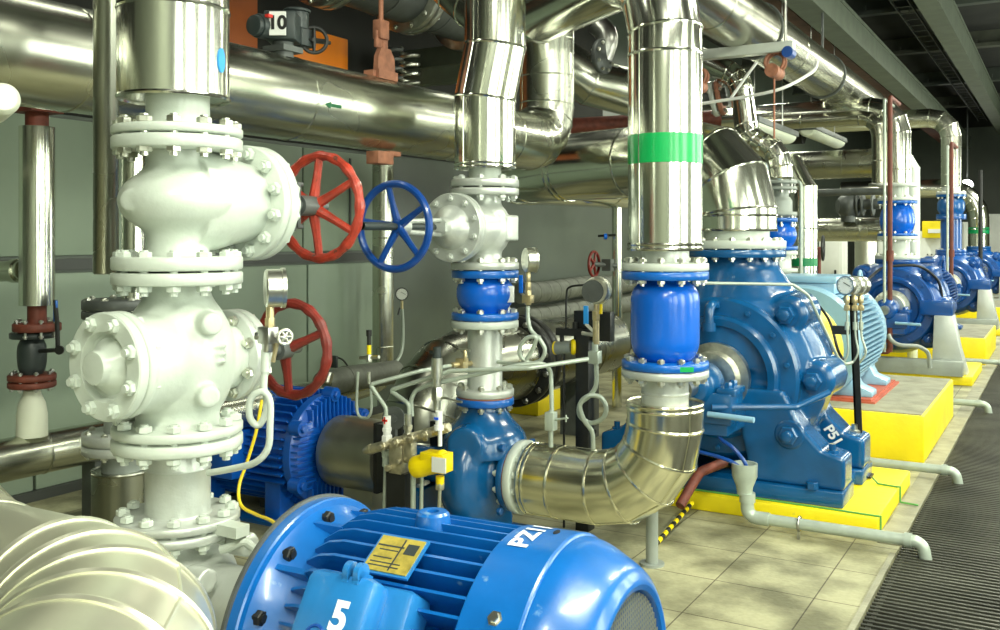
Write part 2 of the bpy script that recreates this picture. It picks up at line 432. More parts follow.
for i, yy in enumerate((-1.2, 1.2, 3.6, 6.6, 9.6, 13.0, 17.0, 22.0)):
    area('window_daylight', (2.90, yy, .73), (0, PI/2, 0), 2.4, 1.08, [40, 45, 48, 48, 60, 80, 95, 95][i], (.96, 1, .87))  # light of the added windows, for brightness and streaks on the pipes
for i, (x, yy, p) in enumerate(((.5, -.9, 200), (.7, 2.6, 150), (.6, 7.0, 150), (.4, 12, 150), (.2, 17.5, 170), (.2, 23, 170), (-3.6, 2.6, 12), (-3.9, 7.0, 14), (-3.9, 11.5, 50), (-4, 16, 90), (-4, 21, 120))):
    area('ceiling_lamp_light', (x, yy, 2.75), (0, 0, 0), .22, 2.4, p, (.97, 1, .82))  # added fill lights without fixtures, strongest behind the camera
W = bpy.data.worlds.new('World'); SC.world = W; W.use_nodes = True
W.node_tree.nodes['Background'].inputs[0].default_value = (.75, .8, .72, 1); W.node_tree.nodes['Background'].inputs[1].default_value = .3

# ================================================================== PLINTHS
PX = -.86
def low_plinth(y0, y1, label):
    t = thing('pump_plinth', label, 'plinth', (PX-.8, y0, FL), group='low yellow pump plinths')
    MB().span((-2.75, y0, FL), (PX, y1, FL+.10)).build('plinth_block', 'yellow', t, bevel=.012)
    return t
def high_plinth(y0, y1, label):
    t = thing('motor_plinth', label, 'plinth', (PX-.8, y0, FL), group='high yellow motor plinths')
    MB().poly([(PX-1.9, y0, FL), (PX, y0, FL), (PX, y1, FL), (PX-1.9, y1, FL)], (0, 0, .335)).build('plinth_block', 'yellow', t, bevel=.012)
    MB().span((PX-1.88, y0+.02, FL+.33), (PX-.02, y1-.02, FL+.342)).build('concrete_top', 'concrete', t)
    return t
low_plinth(5.45, 6.68, 'low yellow concrete plinth under the large teal-blue pump')
high_plinth(7.39, 9.45, 'high yellow concrete plinth under the light blue ribbed motor')
lpB = low_plinth(11.5, 12.9, 'low yellow plinth under the first dark blue pump behind the light blue motor')
hpB = high_plinth(13.5, 15.6, 'high yellow plinth behind the grey pump pedestal nearest the light blue motor')
dup(lpB, (PX-.8, 17.65, FL), 'low yellow plinth under the second dark blue pump from the light blue motor')
dup(hpB, (PX-.8, 19.65, FL), 'high yellow plinth behind the second dark blue pump from the light blue motor')
dup(lpB, (PX-.8, 23.8, FL), 'low yellow plinth under the farthest dark blue pump at the right edge')
t = thing('pipe_plinth', 'yellow concrete plinth on the tiles behind the pigtail tube, in front of the far wall', 'plinth', (-4.6, 7.6, FL))
MB().span((-4.62, 7.59, FL), (-4.07, 8.45, FL+.19)).build('plinth_block', 'yellow', t, bevel=.01)
MB().span((-4.60, 7.61, FL+.185), (-4.09, 8.43, FL+.195)).build('concrete_top', 'concrete', t)

# ================================================================== LARGE PUMP UNIT (teal) AND THE DARK BLUE ROW BEHIND IT
def big_pump(x, y, zb, za, R, zf, Rf, blue, label, group=None, base=True):
    """axis along the hall at height za, base at zb, top flange face at zf"""
    t = thing('centrifugal_pump', label, 'pump', (x, y, zb), group=group)
    m = MB()
    m.lathe((x, y, za), YY, [(-.34, R*.62), (-.30, R*.80), (-.22, R*.92), (-.10, R), (.10, R), (.22, R*.92), (.32, R*.72)], 48)
    h = zf-za
    m.lathe((x, y, za), UP, [(.05, R*.86), (h*.40, R*.84), (h*.55, R*.74), (h*.70, R*.60), (h*.86, Rf*.88), (h-.01, Rf*.80)], 40, squash=(1, .8))
    for sx in (-1, 1):
        for (y0, y1) in ((-.44, -.20), (.16, .42)):
            if base:
                m.poly([(x+sx*.22, y+y0, zb+.09), (x+sx*.74, y+y0, zb+.09), (x+sx*.74, y+y0, zb+.27), (x+sx*.62, y+y0, zb+.30), (x+sx*.50, y+y0, zb+.42), (x+sx*.40, y+y0, zb+.62), (x+sx*.1, y+y0, zb+.62)][::sx], (0, y1-y0, 0))
        for ang in (45, 0, -45):
            a = math.radians(ang); c = Vector((x+sx*math.cos(a)*R*.92, y, za+math.sin(a)*R*.92))
            m.lathe(c+YY*.12, -YY, [(0, .125), (.33, .115), (.37, .095)], 20)
    m.lathe((x, y+.25, za), YY, [(0, R*.55), (.18, R*.50), (.22, R*.4)], 32)
    m.build('casing', blue, t, remesh=.014, smooth=5)
    for sx in (-1, 1):
        for ang in (45, 0, -45):
            a = math.radians(ang); c = Vector((x+sx*math.cos(a)*R*.92, y-.255, za+math.sin(a)*R*.92))
            MB().lathe(c, -YY, [(0, .075), (.012, .075)], 24).hexa(c-YY*.012, -YY, .058, .045).lathe(c-YY*.055, -YY, [(0, .034), (.03, .032), (.035, .024)], 12).build('casing_nut', blue, t)
    m = MB().lathe((x, y-.25, za), -YY, [(0, R*.82), (.10, R*.82), (.115, R*.79), (.12, R*.64), (.15, R*.63), (.165, R*.60), (.16, R*.53), (.10, R*.50), (.06, R*.44), (.05, R*.2)], 64)
    m.lathe((x, y-.26, za), -YY, [(0, R*.34), (.14, R*.30), (.19, R*.27), (.20, R*.2)], 40)
    cov = m.build('casing_cover', blue, t, angle=28)
    bolts(cov, (x, y-.375, za), YY, R*.73, 14, .01, .018, blue, name='cover_bolt')
    MB().lathe((x, y-.40, za), -YY, [(0, R*.36), (.05, R*.36), (.055, R*.28), (.14, R*.27), (.145, R*.1)], 36).build('seal_gland', 'zinc', cov)
    MB().cyl((x, y-.2, za), (x, y-.98, za), .05, 20).build('shaft', 'steel', t)
    # bearing bracket bolted to the front of the casing
    m = MB()
    m.lathe((x, y-.60, za), -YY, [(0, .10), (.02, .12), (.22, .12), (.24, .10), (.26, .095), (.27, .06)], 36)
    m.span((x-.22, y-.83, za-.20), (x+.22, y-.60, za-.03)); m.span((x-.19, y-.80, za-.27), (x+.19, y-.28, za-.15))
    m.span((x-.24, y-.82, za-.04), (x-.13, y-.62, za)); m.span((x+.13, y-.82, za-.04), (x+.24, y-.62, za))
    br = m.build('bearing_bracket', blue, t, bevel=.012)
    for sx in (-1, 1):
        for yy in (-.77, -.67):
            MB().hexa((x+sx*.185, y+yy, za), UP, .022, .03).build('bracket_bolt', blue, br)
    MB().cyl((x+.10, y-.86, za-.14), (x+.36, y-.88, za-.145), .016, 12).build('drain_spout', 'sky_blue', t)
    disc(t, (x, y, zf-.048), (x, y, zf), Rf, blue, 'top_flange')
    m = MB()
    if base:
        m.span((x-.74, y-.47, zb), (x+.74, y-.15, zb+.09)); m.span((x-.74, y+.12, zb), (x+.74, y+.46, zb+.09))
        m.span((x-.70, y-.2, zb+.01), (x-.45, y+.2, zb+.085)); m.span((x+.45, y-.2, zb+.01), (x+.70, y+.2, zb+.085))
        bs = m.build('base_frame', blue, t, bevel=.012)
        for sx in (-1, 1):
            for yy in (-.36, .3):
                MB().hexa((x+sx*.66, y+yy, zb+.27), UP, .035, .03).cyl((x+sx*.66, y+yy, zb+.29), (x+sx*.66, y+yy, zb+.335), .019, 12).build('foot_bolt', 'zinc' if yy > 0 else blue, t)
    return t

TX, TY = -1.795, 6.0
tp = big_pump(TX, TY, FL+.10, -.83, .58, -.072, .305, 'pump_blue', 'largest teal-blue pump with round seal housing, on the near low yellow plinth')
# small pipework cast to the pump
MB().sweep(fillet([(TX-.02, TY-.36, -.40), (TX-.02, TY-.48, -.40), (TX-.02, TY-.48, -.53)], .06, 6), .03, 14).cyl((TX-.02, TY-.48, -.50), (TX-.02, TY-.48, -.55), .042, 12).build('flush_elbow', 'pump_blue', tp)
MB().sweep(fillet([(TX+.12, TY-.86, -.93), (TX+.52, TY-.62, -.93), (TX+.66, TY-.45, -.86)], .06, 6), .018, 10).build('flush_tube', 'pump_blue', tp)
MB().hexa((TX+.57, TY-.46, FL+.19), UP, .035, .04).build('base_bolt', 'pump_blue', tp)
nb = Vector((-1.356, TY-.44, -1.122)); MB().lathe(nb+YY*.02, -YY, [(0, .085), (.022, .085), (.03, .075)], 24).hexa(nb-YY*.008, -YY, .058, .045).lathe(nb-YY*.05, -YY, [(0, .034), (.03, .032), (.035, .024)], 12).build('casing_nut', 'pump_blue', tp)
o = place_text('P51', .085, Matrix.Translation(Vector((.56, .155, .28))) @ Matrix.Rotation(math.radians(55), 4, 'Y') @ Matrix.Rotation(PI/2, 4, 'X'), 'painted_white', tp, 'painted_number', .003)
# steel suction bend over the pump and the run to the wall
t = thing('suction_pipe', 'broad insulated bend dropping onto the large teal-blue pump, with its run back to the wall', 'pipe', (TX, TY, -.07))
disc(t, (TX, TY, -.066), (TX, TY, -.016), .305, 'pale_paint'); bolts(t, (TX, TY, -.068), UP, .265, 16, .10, .021, 'zinc')
MB().cyl((TX, TY, -.02), (TX, TY, .08), .205, 40).build('pipe_stub', 'pale_paint', t)
MB().sweep([(TX, TY, .05), (TX, TY, .14)]+fillet([(TX, TY, .14), (TX, TY, .53), (-2.6, TY+.27, .53)], .37, 3)[1:-1]+[(-2.6, TY+.27, .53), (-3.2, TY+.475, .53)]+fillet([(-3.25, TY+.49, .53), (-3.92, TY+.72, .53), (-3.7, TY+2.2, .53)], .4, 3)+[(-3.6, TY+3.0, .53)], .25, 56, .007, True).build('jacket', 'jacket', t, angle=14)

# light blue motor
def ribbed_motor(x, y, zb, za, R, paint, label, plate, group=None):
    t = thing('electric_motor', label, 'motor', (x, y, zb), group=group)
    L = 1.12
    MB().lathe((x, y, za), YY, [(-.16, .13), (0, .17), (.0, R*.97), (.02, R*1.02), (.10, R*1.02), (.13, R*.78), (L-.05, R*.78), (L+.0, R), (L+.22, R*.98), (L+.28, R*.8), (L+.28, .1)], 56).build('motor_frame', paint, t)
    m = MB(); k = -R*.86
    while k < R*.88:
        w = math.sqrt(max(0, (R*1.03)**2-k*k))
        for sx in (-1, 1): m.span((x+sx*w*.40, y+.12, za+k-.0075), (x+sx*w, y+L, za+k+.0075))
        k += R*.088
    m.build('cooling_fins', paint, t)
    for sx in (-1, 1):
        for yy in (.10, L-.32):
            m = MB(); m.poly([(x+sx*.18, y+yy, zb), (x+sx*.52, y+yy, zb), (x+sx*.52, y+yy, zb+.04), (x+sx*.42, y+yy, zb+.08), (x+sx*.36, y+yy, za-.2), (x+sx*.18, y+yy, za-.2)][::sx], (0, .22, 0)); m.build('foot', paint, t, bevel=.008)
    tb = MB().span((x-.23, y+.15, za+R*.85), (x+.23, y+.72, za+R+.02)).build('terminal_box', paint, t, bevel=.012)
    MB().span((x-.25, y+.13, za+R+.02), (x+.25, y+.74, za+R+.075)).build('box_lid', paint, tb, bevel=.012)
    MB().torus((x+.28, y+.98, za+R+.05), XX, .045, .014, 24, 8).cyl((x+.28, y+.98, za+R*.7), (x+.28, y+.98, za+R+.02), .03, 12).build('lifting_eye', paint, t)
    if plate:
        MB().span((x-.56, y-.02, zb-.028), (x+.56, y+L+.1, zb-.014)).span((x-.53, y, zb-.014), (x+.53, y+L+.08, zb)).build('base_plate', 'brick_red', t)
    MB().cyl((x, y-.55, za), (x, y-.1, za), .05, 16).build('shaft', 'steel', t)
    return t
ribbed_motor(-1.80, 7.72, -1.23, -.83, .45, 'sky_blue', 'light blue ribbed motor on a red base plate behind the large teal-blue pump', True)
t = thing('coupling_guard', 'yellow coupling guard between the teal-blue pump and the light blue motor', 'guard', (-1.78, 6.62, -1.42))
MB().lathe((-1.78, 6.66, -.83), YY, [(0, .34), (0, .38), (.70, .38), (.70, .34)], 40).span((-2.0, 6.7, -1.5), (-1.95, 7.3, -1.1)).span((-1.61, 6.7, -1.5), (-1.56, 7.3, -1.1)).build('guard_shell', 'yellow_plastic', t, bevel=.005)

# dark blue pumps further along
BX = -1.70
ROWL = ['first dark blue pump beyond the light blue motor, behind the brown vertical pipe', 'second dark blue pump beyond the light blue motor, under the tall blue discharge pipe', 'farthest dark blue pump, cut by the right edge of the photo']
pB = big_pump(BX, 12.1, FL+.10, -.79, .55, -.25, .25, 'royal_blue', ROWL[0], 'dark blue pumps along the aisle', base=False)
def pedestal(y, label):
    t = thing('pump_pedestal', label, 'pedestal', (-1.25, y, FL+.10), group='grey pump pedestals')
    MB().span((-2.1, y-.66, FL+.10), (-.95, y-.50, FL+.26)).build('channel', 'grey_paint', t, bevel=.006)
    MB().poly([(-1.27, y-.50, FL+.20), (-.92, y-.50, FL+.10), (-1.00, y-.50, FL+.40), (-1.06, y-.50, -.86), (-1.25, y-.50, -.86)], (0, .30, 0)).build('bearer', 'silver_paint', t, bevel=.004)
    MB().span((-1.40, y-.45, -.86), (-1.07, y-.15, -.70)).build('pump_foot', 'royal_blue', t, bevel=.008)
    MB().span((-2.3, y-.50, FL+.10), (-2.0, y-.2, -.88)).build('bearer', 'silver_paint', t, bevel=.004)
    return t
pedB = pedestal(12.1, 'grey steel pedestal carrying the first dark blue pump beyond the light blue motor')
mB = ribbed_motor(-1.74, 13.72, -1.25, -.79, .44, 'royal_blue', 'dark blue ribbed motor behind the first dark blue pump', False, 'dark blue motors along the aisle')
for i, dy in ((1, 6.2), (2, 12.35)):
    dup(pB, (BX, 12.1+dy, FL+.10), ROWL[i])
    dup(pedB, (-1.25, 12.1+dy, FL+.10), ('grey steel pedestal carrying the second dark blue pump beyond the light blue motor', 'grey steel pedestal under the farthest dark blue pump')[i-1])
dup(mB, (-1.74, 13.72+6.2, -1.25), 'dark blue ribbed motor behind the second dark blue pump')

# discharge stack over each dark blue pump
def stack(y, kind, labels):
    x = BX; z = -.25
    if kind == 'valve':
        t = thing('pipe_spool', labels[0], 'pipe', (x, y, z), group='pale spools over the dark blue pumps')
        disc(t, (x, y, z), (x, y, z+.045), .25, 'pale_paint'); bolts(t, (x, y, z), UP, .215, 10, .10, .02, 'zinc')
        MB().cyl((x, y, z), (x, y, .02), .14, 28).build('pipe_tube', 'pale_paint', t); disc(t, (x, y, -.02), (x, y, .02), .22, 'pale_paint')
        t = thing('check_valve', labels[1], 'valve', (x, y, .02))
        disc(t, (x, y, .022), (x, y, .055), .22, 'flange_blue'); disc(t, (x, y, .40), (x, y, .435), .22, 'flange_blue'); bolts(t, (x, y, .02), UP, .19, 10, .08, .018)
        MB().lathe((x, y, .05), UP, [(0, .14), (.05, .175), (.12, .195), (.19, .195), (.27, .175), (.34, .14), (.36, .13)], 40).build('body', 'bright_blue', t)
        t = thing('riser_pipe', labels[2], 'pipe', (x, y, .435))
        disc(t, (x, y, .437), (x, y, .475), .22, 'pale_paint'); bolts(t, (x, y, .44), UP, .19, 10, .08, .018)
        MB().cyl((x, y, .47), (x, y, .66), .13, 28).build('pipe_stub', 'pale_paint', t); disc(t, (x, y, .60), (x, y, .64), .22, 'pale_paint')
        MB().sweep([(x, y, .64)]+fillet([(x, y, .8), (x, y, 1.52), (x-2.2, y, 1.52)], .3, 3)+[(x-3.5, y, 1.52)], .155, 36, .006, True).build('jacket', 'jacket', t, angle=14)
    elif kind == 'blue':
        t = thing('pipe_spool', labels[0], 'pipe', (x, y, z))
        disc(t, (x, y, z), (x, y, z+.05), .25, 'royal_blue'); bolts(t, (x, y, z), UP, .215, 10, .10, .02)
        MB().cyl((x, y, z), (x, y, .36), .17, 28).build('pipe_tube', 'royal_blue', t); disc(t, (x, y, .32), (x, y, .37), .24, 'royal_blue')
        t = thing('check_valve', labels[1], 'valve', (x, y, .37))
        MB().lathe((x, y, .37), UP, [(0, .24), (.04, .24), (.04, .18), (.12, .22), (.24, .22), (.34, .17), (.34, .24), (.38, .24)], 36).build('body', 'deep_blue', t)
        t = thing('riser_pipe', labels[2], 'pipe', (x, y, .75))
        disc(t, (x, y, .752), (x, y, .80), .24, 'silver_paint'); bolts(t, (x, y, .75), UP, .21, 10, .09, .02)
        MB().cyl((x, y, .8), (x, y, .95), .15, 28).build('pipe_stub', 'silver_paint', t)
        MB().sweep([(x, y, .9)]+fillet([(x, y, 1.1), (x, y, 2.1), (x-2.5, y, 2.1)], .35, 3), .165, 36, .006, True).build('jacket', 'jacket_dull', t, angle=14)
    else:
        t = thing('riser_pipe', labels[0], 'pipe', (x, y, z))
        disc(t, (x, y, z), (x, y, z+.06), .25, 'deep_blue'); bolts(t, (x, y, z), UP, .215, 10, .10, .02)
        j = MB().sweep([(x, y, z+.05)]+fillet([(x, y, .2), (x, y, 1.15), (x-3, y, 1.15)], .7, 5), .22, 36, .008, True).build('jacket', 'jacket', t, angle=14)
        MB().lathe((x, y, 0.10), UP, [(0, .223), (.14, .223)], 36).build('green_band', 'green_dark', j)
stack(12.1, 'valve', ('pale pipe spool standing on the first dark blue pump beyond the light blue motor', 'blue check valve behind the brown vertical pipe, over the first dark blue pump', 'insulated riser above the blue check valve behind the brown vertical pipe'))
stack(18.3, 'blue', ('tall dark blue discharge pipe standing on the second dark blue pump', 'dark blue valve on top of the tall dark blue discharge pipe', 'dull insulated riser above the tall dark blue discharge pipe'))
stack(24.45, 'bend', ('silver bend with green band over the farthest dark blue pump',))
# ================================================================== NEAREST COLUMN (pale grey valves, left)
RV = Vector((CS, SN, 0)); FV = Vector((-SN, CS, 0))
c1 = at(178, 238, y=1.9); x1, y1 = c1.x, c1.y
def V1(z, dx=0, dy=0): return Vector((x1+dx, y1+dy, z))
# insulated riser out of the top of the frame
t = thing('riser_pipe', 'bright insulated pipe jacket at top left, above the pale grey valves', 'pipe', V1(.25))
j = MB().sweep([V1(.398)-RV*.012, V1(.648)-RV*.012, V1(1.1)-RV*.012, V1(1.6)-RV*.012, V1(3.4)-RV*.012], .1535, 64, .005, True, lseam=22).build('jacket', 'jacket', t, angle=14)
mk = RV.copy(); mk.rotate(Quaternion(UP, -.28))
MB().lathe(V1(.50)-RV*.012+mk*.1525, mk, [(0, .03), (.004, .03)], 20, squash=(.55, 1.15)).build('blue_mark', 'sky_mark', j)
MB().cyl(V1(.31), V1(.41), .088, 40).build('pipe_stub', 'pale_paint', t)
disc(t, V1(.290), V1(.314), .18, 'pale_paint'); bolts(t, V1(.283), UP, .155, 12, .066, .0205, 'zinc')

def valve_body(t, prof, branches, extra, material='pale_paint', vox=.0055, sm=4, name='body'):
    m = MB(); m.lathe(V1(0), UP, prof, 56)
    for o, ax, pr in branches: m.lathe(o, ax, pr, 48)
    for o, ax, pr in extra: m.lathe(o, ax, pr, 24)
    return m.build(name, material, t, remesh=vox, smooth=sm)
def rounded(pts, n=5):
    out = []
    P = [pts[0]]+list(pts)+[pts[-1]]
    for i in range(1, len(P)-2):
        for k in range(n):
            s = k/n; a, b, c, d = P[i-1], P[i], P[i+1], P[i+2]
            out.append(tuple(.5*((2*b[q])+(c[q]-a[q])*s+(2*a[q]-5*b[q]+4*c[q]-d[q])*s*s+(3*b[q]-a[q]-3*c[q]+d[q])*s**3) for q in (0, 1)))
    out.append(pts[-1]); return out

# upper valve with red wheel
zv = .108
t = thing('gate_valve', 'upper pale grey valve at the left with the bright red handwheel', 'valve', V1(-.09))
disc(t, V1(.248), V1(.284), .18, 'pale_paint', 'upper_flange'); disc(t, V1(-.090), V1(-.052), .18, 'pale_paint', 'lower_flange')
valve_body(t, rounded([(zv-.165, .088), (zv-.12, .084), (zv-.085, .098), (zv-.05, .143), (zv-.005, .163), (zv+.04, .148), (zv+.075, .108), (zv+.105, .086), (zv+.15, .086)]),
           [(V1(zv, 0, .0), YY, rounded([(0, .15), (.10, .148), (.18, .132), (.26, .122), (.31, .128)]))],
           [(V1(zv-.005)-RV*.075-FV*.085, (-RV*.35-FV*.93), [(0, .032), (.048, .030), (.054, .027)])])
disc(t, V1(zv, 0, .245), V1(zv, 0, .276), .178, 'pale_paint', 'bonnet_flange'); bn = disc(t, V1(zv, 0, .279), V1(zv, 0, .314), .178, 'pale_paint', 'bonnet_flange')
bolts(t, V1(zv, 0, .278), YY, .152, 12, .070, .020, 'pale_paint')
MB().lathe(V1(zv, 0, .31), YY, rounded([(0, .10), (.03, .085), (.06, .055), (.10, .048), (.15, .048)]), 36).build('bonnet', 'pale_paint', t)
MB().box(V1(zv, 0, .452), (.055, .022, .17)).box(V1(zv, 0, .485), (.04, .016, .15)).cyl(V1(zv+.07, 0, .43), V1(zv+.07, 0, .52), .009, 8).cyl(V1(zv-.07, 0, .43), V1(zv-.07, 0, .52), .009, 8).build('gland_plate', 'cast_grey', t, bevel=.004)
MB().cyl(V1(zv, .0, .47), V1(zv, 0, .63), .021, 16).cyl(V1(zv, 0, .50), V1(zv, 0, .57), .034, 16).build('stem', 'cast_grey', t)
w_ = wheel(t, V1(zv-.003, 0, .605), YY, .174, .0165, 'wheel_red', 6, (16, .12), ph=PI/2, dish=.03, hub=.15)

# lower valve with bolted cover and dark red wheel
zl = -.345
t = thing('gate_valve', 'lower pale grey valve with a round bolted cover and darker red handwheel', 'valve', V1(-.555))
disc(t, V1(-.131), V1(-.096), .18, 'pale_paint', 'upper_flange'); disc(t, V1(-.555), V1(-.529), .18, 'pale_paint', 'lower_flange')
bolts(t, V1(-.093), UP, .155, 12, .077, .0205, 'pale_paint'); 
valve_body(t, rounded([(-.54, .125), (-.515, .115), (-.49, .118), (-.46, .135), (-.41, .152), (zl, .160), (-.28, .152), (-.22, .128), (-.175, .098), (-.14, .088), (-.10, .09)]),
           [(V1(zl), -YY, rounded([(0, .15), (.08, .146), (.15, .136), (.20, .140)])), (V1(zl-.01), YY, rounded([(0, .14), (.10, .125), (.15, .105), (.18, .105)]))],
           [(V1(-.236)+RV*.095-FV*.065, (-FV*.75+RV*.55), [(0, .036), (.065, .032), (.072, .028)]), (V1(-.435)+RV*.09-FV*.07, (-FV*.75+RV*.55), [(0, .036), (.060, .032), (.067, .028)])]
           + [(V1(-.30-.022*k)+RV*.10-FV*.105, RV*.8+FV*.5, [(0, .006), (.07, .006)]) for k in range(3)])
fc = V1(zl+.004, 0, -.185)
disc(t, fc, fc-YY*.028, .145, 'pale_paint', 'body_flange')
cv = MB().lathe(fc-YY*.031, -YY, [(0, .141), (.004, .145), (.028, .145), (.032, .141), (.032, .094), (.029, .092), (.012, .086), (.012, .076), (.020, .070), (.042, .050), (.046, .047), (.058, .046), (.063, .043), (.064, .036)], 64).build('cover', 'pale_paint', t)
bolts(cv, fc-YY*.029, YY, .120, 8, .064, .020, 'pale_paint', ph=.5, name='cover_bolt')
disc(t, V1(zl-.01, 0, .175), V1(zl-.01, 0, .202), .138, 'silver_paint', 'bonnet_flange'); disc(t, V1(zl-.01, 0, .206), V1(zl-.01, 0, .236), .138, 'silver_paint', 'bonnet_flange')
bolts(t, V1(zl-.01, 0, .205), YY, .116, 8, .064, .017, 'zinc')
MB().lathe(V1(zl-.01, 0, .23), YY, rounded([(0, .10), (.03, .09), (.06, .05), (.12, .042)]), 32).build('bonnet', 'pale_paint', t)
MB().cyl(V1(zl-.015, 0, .34), V1(zl-.015, 0, .50), .02, 14).cyl(V1(zl-.015, 0, .40), V1(zl-.015, 0, .45), .034, 14).build('stem', 'cast_grey', t)
wheel(t, V1(zl-.02, 0, .47), YY, .150, .0165, 'wheel_maroon', 3, (15, .10), ph=math.radians(155), dish=.03, hub=.2)

# spool under the valves
t = thing('pipe_spool', 'short silver-painted flanged pipe under the lower pale grey valve', 'pipe', V1(-.81))
disc(t, V1(-.596), V1(-.563), .18, 'pale_paint', 'upper_flange'); bolts(t, V1(-.562), UP, .155, 12, .072, .0205, 'pale_paint')
MB().lathe(V1(-.80), UP, [(0, .105), (.012, .096), (.02, .090), (.14, .090), (.145, .093), (.15, .090), (.21, .090)], 48).build('pipe_tube', 'silver_paint', t)
disc(t, V1(-.809), V1(-.785), .172, 'silver_paint', 'lower_flange')
MB().cyl(V1(-.597, .11, .115), V1(-.52, .11, .115), .004, 8).build('earth_pin', 'zinc', t)
bolts(t, V1(-.813), UP, .148, 12, .062, .019, 'pale_paint')
# pump of the nearest column
t = thing('end_suction_pump', 'grey cast pump casing under the nearest pipe column, half hidden by the insulated bend', 'pump', V1(-1.25))
disc(t, V1(-.842), V1(-.817), .172, 'silver_paint', 'discharge_flange')
ax1 = Vector((math.cos(.052), math.sin(.052), 0)); nx1 = Vector((-ax1.y, ax1.x, 0))
m = MB(); pc = V1(-1.02)
m.lathe(pc-ax1*.12, ax1, rounded([(0, .12), (.03, .17), (.10, .19), (.18, .175), (.24, .13), (.30, .11), (.40, .12), (.50, .17), (.60, .22), (.64, .25), (.67, .25)]), 48)
m.cyl(pc, V1(-.83), .10, 32)
for k in range(6):
    a = k*PI/3+.3; d = nx1*math.cos(a)+UP*math.sin(a); m.cyl(pc+ax1*.17+d*.17, pc+ax1*.24+d*.17, .035, 14)
for s in (-1, 1): m.box(pc+nx1*s*.14-UP*.34, (.36, .10, .5))
m.build('casing', 'silver_paint', t, remesh=.009, smooth=4)
m = MB().sweep(fillet([V1(-.86)+RV*.15-FV*.10, V1(-.855)+RV*.17-FV*.10, V1(-.835)+RV*.215-FV*.10, V1(-.86)+RV*.235-FV*.08], .01, 4), .012, 10)
m.box(pc+ax1*.20+UP*.215, (.09, .05, .03)); m.build('vent_plug', 'pale_paint', t)
MB().lathe(pc+ax1*.47, ax1, [(0, .25), (.012, .275), (.04, .28), (.05, .27), (.05, .2)], 64).build('lantern_flange', 'silver_paint', t)

# big blue motor in the foreground -------------------------------------------------
M1 = Vector((-1.675, 1.905, -1.02))
t = thing('electric_motor', 'large bright blue finned motor in the foreground, painted PZ11 and 5', 'motor', M1, rz=math.radians(3))
m = MB().lathe((0, 0, 0), XX, [(-.012, .30), (-.012, .338), (.018, .340), (.022, .336), (.024, .322), (.05, .302), (.13, .272), (.11, .245), (.585, .245)], 96)
for k in range(12):
    a = (k+.35)*2*PI/12; d = YY*math.cos(a)+UP*math.sin(a)
    m.poly([(.022, 0, .27), (.022, 0, .338), (.05, 0, .336), (.14, 0, .30), (.14, 0, .27)], (0, .012, 0)) if False else m.box(Vector((.075, 0, 0))+d*.285, (.11, .014, .05), Quaternion(XX, a-PI/2).to_matrix())
m.build('motor_frame', 'motor_blue', t, local=True)
MB().lathe((-.02, 0, 0), XX, [(0, .33), (0, .345), (.010, .346), (.012, .33)], 96).build('flange_rim', 'cast_grey', t, local=True)
bolts(t, (.030, 0, 0), XX, .304, 12, .03, .019, 'black_iron', ph=.1, local=True)
m = MB()
for k in range(48):
    a = 2*PI*(k+.4)/48
    d = YY*math.cos(a)+UP*math.sin(a); q = Quaternion(XX, a-PI/2).to_matrix()
    if math.degrees(a) % 360 > 180 or True:
        e = .0
        b = [Vector((.085, 0, .245)), Vector((.100, 0, .295)), Vector((.150, 0, .326)), Vector((.20, 0, .338)), Vector((.59, 0, .338)), Vector((.59, 0, .255))]
        pts = [q @ (p+Vector((0, -.0035, 0))) for p in b]
        m.poly(pts, q @ Vector((0, .007, 0)))
m.build('cooling_fins', 'motor_blue', t, local=True)
fcv = MB().lathe((0, 0, 0), XX, [(.572, .29), (.572, .340), (.575, .343), (.712, .345), (.717, .342), (.719, .338)]+rounded([(.722, .338), (.755, .331), (.80, .310), (.840, .287), (.858, .264), (.862, .252)])+[(.858, .240), (.850, .236), (.830, .234)], 112).build('fan_cover', 'motor_blue', t, local=True, angle=30)
fcv.data.materials[0] = MATS['motor_blue']
MB().lathe((.785, 0, 0), XX, [(0, .233), (.004, .233)], 48).build('grille_shade', 'gap_dark', fcv, local=True)
m = MB()
for k in range(-18, 19):
    h = k*.0125; w = math.sqrt(max(0, .232**2-h*h))
    if w < .02: continue
    m.box((.847, 0, h), (.0025, 2*w, .0038)); m.box((.8495, h, 0), (.0025, .0026, 2*w))
m.build('grille', 'grill', fcv, local=True)
def ring_pt(L, th, R): a = math.radians(th); return Vector((L, -R*math.sin(a), R*math.cos(a)))
for (L, th) in ((.655, 46), (.655, -60), (.655, 160)):
    n = ring_pt(0, th, 1); MB().lathe(ring_pt(L, th, .343), n, [(0, .017), (.003, .017), (.003, .012), (.012, .011)], 6).build('cover_screw', 'zinc', fcv, local=True)
MB().lathe(ring_pt(.672, -4, .343), UP, [(0, .010), (.0045, .010)], 16, squash=(.6, 1.5)).build('paint_spot', 'ink_black', fcv, local=True)
# lettering wrapped on the cover: reads from the front up to the crown
me = text_mesh('PZ11', .064, .0022)
bm = bmesh.new(); bm.from_mesh(me)
bmesh.ops.triangulate(bm, faces=bm.faces); bmesh.ops.subdivide_edges(bm, edges=bm.edges, cuts=2)
for v in bm.verts:
    th = 1-math.degrees(v.co.x*1.15/.346); v.co = ring_pt(.625-v.co.y, th, .3462)
bm.normal_update(); bm.to_mesh(me); bm.free(); me.materials.clear(); me.materials.append(MATS['painted_white'])
o = bpy.data.objects.new('painted_code', me); COL.objects.link(o); o.parent = fcv
